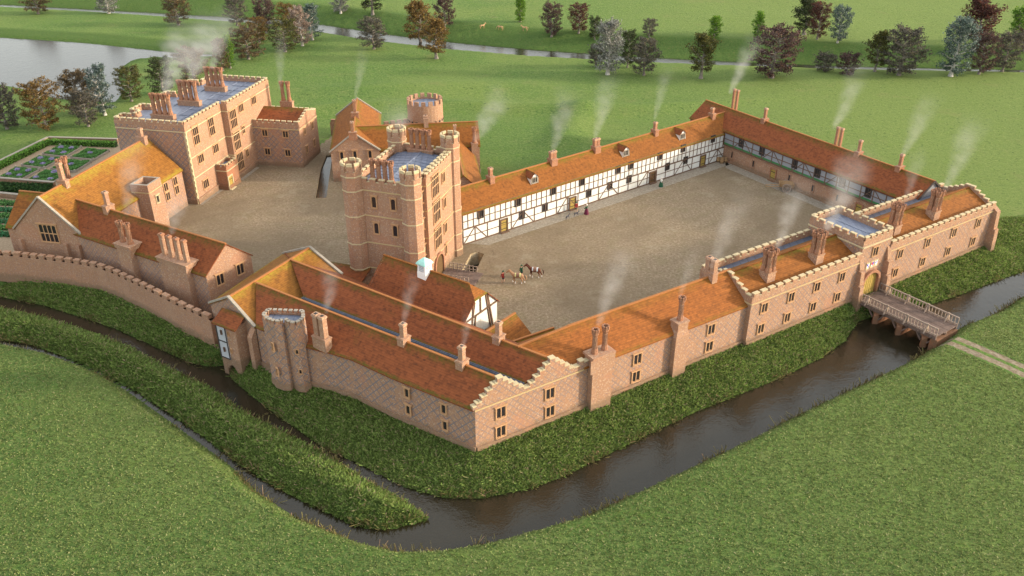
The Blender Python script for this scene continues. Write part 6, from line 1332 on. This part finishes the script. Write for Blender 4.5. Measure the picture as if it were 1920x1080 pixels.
def person(p, az_, label, female=False, h=1.68, top='cloth_green', low='cloth_purple', cap='cloth_white', arm='rest', group='people in the outer court'):
    t = thing('person', (p[0], p[1], 0), label, 'person', group); t.rotation_euler = (0, 0, R(90-az_)); k = h/1.70; V, E_, Q = [], [], []
    def add(x, y, z, r, par=None):
        V.append((x*k, y*k, z*k)); Q.append(r*k); i = len(V)-1
        if par is not None: E_.append((par, i))
        return i
    pel = add(0, 0, .93, .135); wa = add(0, 0, 1.10, .125, pel); ch = add(0, 0, 1.28, .15, wa); sh = add(0, 0, 1.42, .10, ch); nk = add(.01, 0, 1.49, .052, sh); hd = add(.03, 0, 1.58, .085, nk); cr = add(.025, 0, 1.66, .075, hd)
    for s_ in (-1, 1):
        step = .16*s_ if not female else .04*s_
        hp = add(0, .09*s_, .88, .095, pel); kn = add(.03+step*.6, .10*s_, .48, .062, hp); an = add(step-.02, .10*s_, .09, .042, kn); add(step+.13, .11*s_, .03, .035, an)
        so = add(0, .185*s_, 1.39, .062, sh); bend = .22 if arm == 'fwd' else .05; el = add(.02+bend*.3, .24*s_, 1.12, .045, so); wr = add(.10+bend, .23*s_, .92+bend*.5, .03, el); pa = add(.13+bend, .225*s_, .86+bend*.5, .034, wr)
        for f in range(4):
            fy = .225*s_+(.022-.0145*f)*s_; L = (.06, .07, .066, .05)[f]; a = add(.145+bend, fy, .82+bend*.5, .0095, pa); add(.155+bend, fy, .82+bend*.5-L, .008, a)
        th = add(.155+bend, .20*s_, .855+bend*.5, .011, pa); add(.175+bend, .195*s_, .82+bend*.5, .009, th)
    skin('body', V, E_, Q, 'skin', t)
    if female:
        lathe('skirt', [(.40*k, .01), (.37*k, .25*k), (.28*k, .65*k), (.18*k, .95*k), (.15*k, 1.06*k)], low, t, 18, 1, .95)
        lathe('bodice', [(.165*k, 1.02*k), (.155*k, 1.10*k), (.19*k, 1.28*k), (.18*k, 1.40*k), (.085*k, 1.47*k)], top, t, 14, .82, 1.1)
        lathe('cap', [(.11*k, 1.54*k), (.125*k, 1.62*k), (.115*k, 1.70*k), (.06*k, 1.765*k)], cap, t, 12, 1, 1, (-.015, 0))
    else:
        lathe('doublet', [(.23*k, .78*k), (.19*k, .95*k), (.165*k, 1.06*k), (.20*k, 1.28*k), (.195*k, 1.41*k), (.09*k, 1.47*k)], top, t, 14, .82, 1.08)
        lathe('breeches', [(.16*k, .52*k), (.205*k, .66*k), (.20*k, .86*k)], low, t, 14, .9, 1.05); lathe('hat', [(.16*k, 1.66*k), (.15*k, 1.69*k), (.11*k, 1.70*k), (.10*k, 1.78*k), (.05*k, 1.80*k)], cap, t, 14)
    for s_ in (-1, 1):
        m = MB(); a, b, c = Vector((0, .19*s_*k, 1.40*k)), Vector(V[0]), None
        el, wr = [V[i] for i, q in enumerate(Q) if abs(q-.045*k) < 1e-6][0 if s_ < 0 else 1], [V[i] for i, q in enumerate(Q) if abs(q-.03*k) < 1e-6][0 if s_ < 0 else 1]
        m.beam(a, el, .15*k, .15*k); m.beam(el, wr, .11*k, .11*k); local(m, 'sleeve', 'cloth_white' if female and cap == 'cloth_white' and low == 'cloth_green' else top, t)
    f = MB()
    for s_ in (-1, 1): f.box((.105*k, .03*s_*k), (1, 0), .02*k, .022*k, 1.585*k, 1.60*k)
    f.box((.112*k, 0), (1, 0), .035*k, .025*k, 1.545*k, 1.585*k); f.box((.105*k, 0), (1, 0), .015*k, .05*k, 1.515*k, 1.525*k); local(f, 'face', 'hair', t)
    return t
def quadruped(name, p, az_, s, coat, label, cat, group, mane=None, neck=1.0, head=1.0, slim=1.0, sock=None, graze=False, saddle=None, tailup=False, ears=.13, gait=1.0):
    t = thing(name, (p[0], p[1], p[2] if len(p) > 2 else 0), label, cat, group); t.rotation_euler = (0, 0, R(90-az_)); V, E_, Q = [], [], []
    def add(x, y, z, r, par=None):
        V.append((x*s, y*s, z*s)); Q.append(r*s*slim); i = len(V)-1
        if par is not None: E_.append((par, i))
        return i
    hip = add(-.55, 0, 1.27, .30); ru = add(-.80, 0, 1.26, .20, hip); be = add(-.05, 0, 1.17, .29, hip); ch = add(.45, 0, 1.17, .32, be); nb = add(.72, 0, 1.36, .22, ch)
    if graze: nm = add(1.0, 0, 1.15, .15, nb); po = add(1.25, 0, .80, .11, nm); hd = add(1.36, 0, .55, .11*head, po); add(1.45, 0, .22, .06*head, hd)
    else: nm = add(.72+.26*neck, 0, 1.36+.26*neck, .155, nb); po = add(.72+.44*neck, 0, 1.36+.50*neck, .115, nm); hd = add(.72+.44*neck+.15*head, 0, 1.36+.50*neck-.10*head, .12*head, po); add(.72+.44*neck+.42*head, 0, 1.36+.50*neck-.40*head, .07*head, hd)
    pz = V[po]
    for q in (-1, 1): e = add(pz[0]/s-.02, q*.07, pz[2]/s+ears*.6, .035*head, po); add(pz[0]/s, q*.08, pz[2]/s+ears*1.2, .012, e)
    feet = []
    for q, o in ((-1, .20*gait), (1, -.16*gait)):
        a = add(.52, .15*q, .98, .12, ch); b = add(.52+o*.7, .16*q, .55, .062, a); c = add(.50+o*1.1, .16*q, .13, .042, b); add(.55+o*1.15, .16*q, .03, .055, c); feet.append((.50+o*1.1, .16*q))
    for q, o in ((-1, -.18*gait), (1, .16*gait)):
        a = add(-.50+o*.3, .16*q, .95, .16, hip); b = add(-.76+o*.8, .17*q, .54, .068, a); c = add(-.70+o*1.1, .17*q, .13, .042, b); add(-.64+o*1.15, .17*q, .03, .055, c); feet.append((-.70+o*1.1, .17*q))
    skin('body', V, E_, Q, coat, t)
    tl = [(-.95*s, 0, 1.28*s), (-1.12*s, 0, 1.15*s if not tailup else 1.5*s), (-1.18*s, 0, .85*s if not tailup else 1.75*s), (-1.15*s, 0, .55*s if not tailup else 1.85*s)]
    skin('tail', tl, [(0, 1), (1, 2), (2, 3)], [.05*s, .07*s if mane else .03*s, .07*s if mane else .025*s, .03*s], mane or coat, t)
    if mane:
        m = [(V[nb][0]-.05*s, 0, V[nb][2]+.2*s*slim), (V[nm][0]-.07*s, 0, V[nm][2]+.12*s), (V[po][0]-.05*s, 0, V[po][2]+.10*s), (V[po][0]+.12*s, 0, V[po][2]+.03*s)]; skin('mane', m, [(0, 1), (1, 2), (2, 3)], [(.05*s, .09*s)]*4, mane, t)
    if sock:
        for x, y in feet: m = MB(); m.ring((x*s, y*s), .062*s, .055*s, .06*s, .32*s, 8); local(m, 'sock', sock, t)
    if saddle:
        for (r, x0, x1, mt, nm_, zb) in ((.335, -.42, .38, saddle, 'saddle_cloth', .86), (.36, -.22, .22, 'saddle', 'saddle', 1.05)):
            m = MB(); N = 10; A = [(-.9+1.8*i/N)*math.pi/2*1.25 for i in range(N+1)]
            for i in range(N):
                f = lambda a, x: (x*s, r*s*math.sin(a), (1.18+(r+.02)*math.cos(a))*s); m.hexa([f(A[i], x0), f(A[i+1], x0), f(A[i+1], x1), f(A[i], x1)], [tuple(Vector(f(A[i], x0))*1+Vector((0, .012*math.sin(A[i]), .012*math.cos(A[i]))*1) if False else f(A[i], x0)) for _ in (0,)]+[f(A[i+1], x0), f(A[i+1], x1), f(A[i], x1)], 0) if False else m.face([f(A[i], x0), f(A[i+1], x0), f(A[i+1], x1), f(A[i], x1)])
            o = local(m, nm_, mt, t); sd_ = o.modifiers.new('Solid', 'SOLIDIFY'); sd_.thickness = .025
    return t
def fig(x, y): return at2(x, y)
H1, H2 = at2(971, 531), at2(1003, 520)
quadruped('horse', H1, -82, 1.0, 'coat_light', 'pale chestnut horse with white socks and yellow saddle cloth led across the court', 'horse', 'saddled horses', mane='mane_light', sock='sock', saddle='cloth_yellow')
quadruped('horse', H2, -80, 1.0, 'coat_bay', 'dark bay horse with pale blue saddle cloth walking behind the chestnut one', 'horse', 'saddled horses', mane='mane_dark', sock='sock', saddle='cloth_blue')
person(off(H1, azd(-82), 2.0), -82, 'groom in green cap leading the pale chestnut horse', top='cloth_red', low='cloth_dark', cap='cloth_green', arm='fwd')
person(off(H2, azd(-80), 1.85), -80, 'groom in green cap leading the dark bay horse', top='cloth_green', low='cloth_dark', cap='cloth_green', arm='fwd')
person(at2(1099.5, 401.5), -60, 'woman in white cap, green bodice and long purple skirt facing the door', True, top='cloth_green', low='cloth_purple', arm='fwd')
person(at2(1080, 397.5), 150, 'man in red doublet and green hat standing by the timber range door', top='cloth_red', low='cloth_green', cap='cloth_green')
person(at2(1239, 350), 120, 'woman in white cap with dark green dress walking near the open doorway', True, top='cloth_white', low='cloth_green', cap='cloth_white')
quadruped('dog', at2(1064, 411.5), 40, .48, 'dog_coat', 'grey hound left of the other, out in the cobbled strip', 'dog', 'hounds', slim=.78, neck=.8, head=.75, tailup=False, ears=.1)
quadruped('dog', at2(1080, 406), 60, .48, 'dog_coat', 'grey hound at the feet of the man in red', 'dog', 'hounds', slim=.78, neck=.8, head=.75, ears=.1)
for (x, y, a, gz, lab) in ((904.5, 54.5, 60, False, 'leftmost deer on the far meadow, standing head up to the right'), (938, 57, -75, True, 'middle deer of the three, grazing with lowered head'), (984, 58.5, -85, False, 'rightmost deer, standing with raised head to the left')):
    quadruped('deer', at_ground(x, y), a, .88, 'deer_coat', lab, 'deer', 'deer on the far meadow', slim=.72, neck=1.0, head=.8, graze=gz, ears=.16, gait=.4)

# ================================================================== SMOKE
def smoke_mat(name, dens):
    k = NT(name); k.t.nodes.remove(k.b); oc = k.objc(); x = k.xyz(oc); z = x[2]; rnd = k.n('ShaderNodeObjectInfo').outputs['Random']; r7 = k.math('MULTIPLY', rnd, 37.0)
    wv = k.noise(k.comb(k.math('MULTIPLY', x[0], .6), k.math('MULTIPLY', x[1], .6), k.math('ADD', k.math('MULTIPLY', z, 4.0), r7)), 1.0, 2, col=True); w = k.xyz(wv)
    wob = k.math('MULTIPLY', k.math('POWER', z, .8), .75); cx = k.math('ADD', x[0], k.math('MULTIPLY', k.math('SUBTRACT', w[0], .5), wob)); cy = k.math('ADD', x[1], k.math('MULTIPLY', k.math('SUBTRACT', w[1], .5), wob))
    rad = k.math('ADD', .10, k.math('MULTIPLY', k.math('POWER', z, .85), .62)); rr = k.math('DIVIDE', k.math('SQRT', k.math('ADD', k.math('MULTIPLY', cx, cx), k.math('MULTIPLY', cy, cy))), rad)
    fall = k.math('SUBTRACT', 1.0, k.step(rr, .15, 1.0)); n = k.step(k.noise(k.comb(k.math('MULTIPLY', x[0], 2.2), k.math('MULTIPLY', x[1], 2.2), k.math('ADD', k.math('MULTIPLY', z, 7.0), r7)), 1.0, 3, .6), .30, .68)
    fade = k.math('MULTIPLY', k.math('SUBTRACT', 1.0, k.step(z, .35, .98)), k.step(z, -.01, .03)); d = k.math('MULTIPLY', k.math('MULTIPLY', fall, k.math('ADD', .25, k.math('MULTIPLY', n, .9))), fade); d = k.math('DIVIDE', k.math('MULTIPLY', d, dens*.34), k.math('ADD', rad, .10))
    v = k.n('ShaderNodeVolumePrincipled'); k.put(v.inputs['Color'], (.74, .75, .78)); k.l(d, v.inputs['Density']); v.inputs['Anisotropy'].default_value = .15; k.l(v.outputs[0], k.out.inputs['Volume']); k.m.cycles.volume_step_rate = 1.0 if hasattr(k.m, 'cycles') else 1; MAT[name] = k.m
smoke_mat('smoke', .19); smoke_mat('smoke_thick', .30)
def plume(px, py, Y, top, wide, label, thick=False):
    """from the flue seen at (px,py) at distance Y, rising to the photo point top"""
    r = ray(px, py); f = Y/r[1]; p = Vector((r[0]*f, Y, CAM_H+r[2]*f)); r2 = ray(*top); g = (Y+3.5)/r2[1]; q = Vector((r2[0]*g, Y+3.5, CAM_H+r2[2]*g)); ax = (q-p)*1.3; L = ax.length; wide = wide*1.75; m = MB(); N = 10; lev = [0, .08, .2, .4, .6, .8, 1.0]; pr = None
    for z in lev:
        rad = (.14+.80*z**.85); ring = [(rad*math.cos(i*2*math.pi/N), rad*math.sin(i*2*math.pi/N), z) for i in range(N)]
        if pr:
            for i in range(N): j = (i+1) % N; m.face([pr[i], pr[j], ring[j], ring[i]])
        else: m.face(ring[::-1])
        pr = ring
    m.face(pr); o = m.build('smoke_plume', 'smoke_thick' if thick else 'smoke'); v = Vector(o['_o']); o.data.transform(Matrix.Translation(v)); o.location = p; o.rotation_mode = 'QUATERNION'; o.rotation_quaternion = ax.to_track_quat('Z', 'Y'); o.scale = (wide, wide, L); tag(o, label, 'smoke', 'chimney smoke')
SM = [(308, 174, 128, (352, 62), 4.2, 'smoke from the front chimney row on the mansion roof', 1), (356, 150, 137, (400, 48), 4.2, 'smoke from the middle chimney row on the mansion roof', 1), (396, 130, 145, (428, 30), 3.2, 'smoke from the rear chimney row on the mansion roof', 0), (524, 169, 151, (528, 70), 1.7, 'smoke from the paired shafts of the north wing', 0),
      (666, 187, 153, (680, 100), 1.6, 'thin smoke from the rear ridge of the chapel range', 0), (752, 246, 112, (742, 205), 3.4, 'faint smoke behind the far turret of the great tower', 0), (889, 266, 140, (942, 180), 3.6, 'smoke from the chimney at the end of the rear range', 0),
      (1036, 283, 126, (1066, 180), 2.8, 'smoke from the second chimney of the timber range', 0), (1116, 259, 132, (1142, 150), 2.6, 'smoke from the third chimney of the timber range', 0), (1227, 226, 142, (1250, 135), 1.8, 'thin smoke from the fourth chimney of the timber range', 0),
      (1368, 177, 152, (1412, 82), 2.4, 'smoke from the tall twin shafts at the court corner', 1), (1562, 244, 134, (1612, 138), 2.6, 'smoke from the twin shafts mid way along the east roof', 0), (1690, 298, 122, (1742, 190), 2.2, 'smoke from the last chimney of the east roof', 0),
      (1697, 382, 108, (1722, 290), 1.5, 'smoke from the first cluster right of the gatehouse', 0), (1771, 357, 113, (1828, 235), 2.6, 'smoke from the last cluster right of the gatehouse', 0), (1456, 466, 89, (1498, 350), 2.0, 'smoke from the first cluster left of the gatehouse', 1), (1548, 432, 95, (1608, 300), 3.0, 'smoke from the cluster touching the gatehouse', 1),
      (1331, 503, 85, (1390, 375), 2.2, 'broad smoke from the square chimney on the moat range ridge', 0), (1121, 612, 74, (1166, 475), 2.0, 'smoke from the twin shafts beside the stepped gable', 1), (1273, 563, 80, (1300, 470), 1.2, 'smoke from the single wall chimney of the moat range', 0),
      (612, 588, 76, (622, 500), 1.6, 'smoke from the double square chimney by the corner tower', 1), (756, 612, 74, (774, 520), 1.2, 'smoke from the middle chimney of the twin-ridged range', 1), (866, 656, 69, (880, 590), .9, 'smoke from the chimney nearest the stepped gable', 1), (238, 405, 100, (248, 270), 2.6, 'smoke from the paired kitchen chimney', 0), (322, 440, 95, (334, 372), 1.9, 'smoke from the four-shaft kitchen chimney', 1)]
for s_ in SM: plume(*s_)

# ================================================================== LIGHT, SKY, CAMERA
SUN_AZ, SUN_EL = 91.0, 14.0
w = bpy.data.worlds.new("World"); S.world = w; w.use_nodes = True; nt = w.node_tree; bg = nt.nodes['Background']; sky = nt.nodes.new('ShaderNodeTexSky'); sky.sky_type = 'NISHITA'; sky.sun_disc = False; sky.sun_elevation = R(SUN_EL); sky.sun_rotation = R(SUN_AZ); sky.air_density = 1.0; sky.dust_density = 4.0; sky.ozone_density = .4
pale_fill = nt.nodes.new('ShaderNodeMix'); pale_fill.data_type = 'RGBA'; pale_fill.inputs[0].default_value = .55; pale_fill.inputs[7].default_value = (5.2, 5.1, 4.75, 1)      # even pale tone added to the sky to lift and neutralise ambient fill
nt.links.new(sky.outputs[0], pale_fill.inputs[6]); nt.links.new(pale_fill.outputs[2], bg.inputs[0]); bg.inputs[1].default_value = .15
sun = bpy.data.lights.new('sun', 'SUN'); sun.energy = 2.0; sun.angle = R(4.0); sun.color = (1.0, .86, .66); so = bpy.data.objects.new('sun', sun); COL.objects.link(so)
dv = Vector((-math.sin(R(SUN_AZ))*math.cos(R(SUN_EL)), -math.cos(R(SUN_AZ))*math.cos(R(SUN_EL)), -math.sin(R(SUN_EL)))); so.rotation_mode = 'QUATERNION'; so.rotation_quaternion = dv.to_track_quat('-Z', 'Y'); so.location = (100, 100, 60)
cam = bpy.data.cameras.new('camera'); cam.sensor_width = 36; cam.lens = 36*FOC/1920; cam.clip_end = 3000; co = bpy.data.objects.new('camera', cam); COL.objects.link(co); co.location = (0, 0, CAM_H); co.rotation_euler = (math.pi/2-TILT, 0, 0); S.camera = co
S.view_settings.view_transform = 'Standard'; S.view_settings.look = 'None'; S.view_settings.exposure = 1.38; S.view_settings.gamma = 1.0
S.cycles.max_bounces = 6; S.cycles.diffuse_bounces = 3; S.cycles.volume_bounces = 1; S.cycles.transparent_max_bounces = 12; S.cycles.volume_max_steps = 64; S.cycles.use_denoising = True
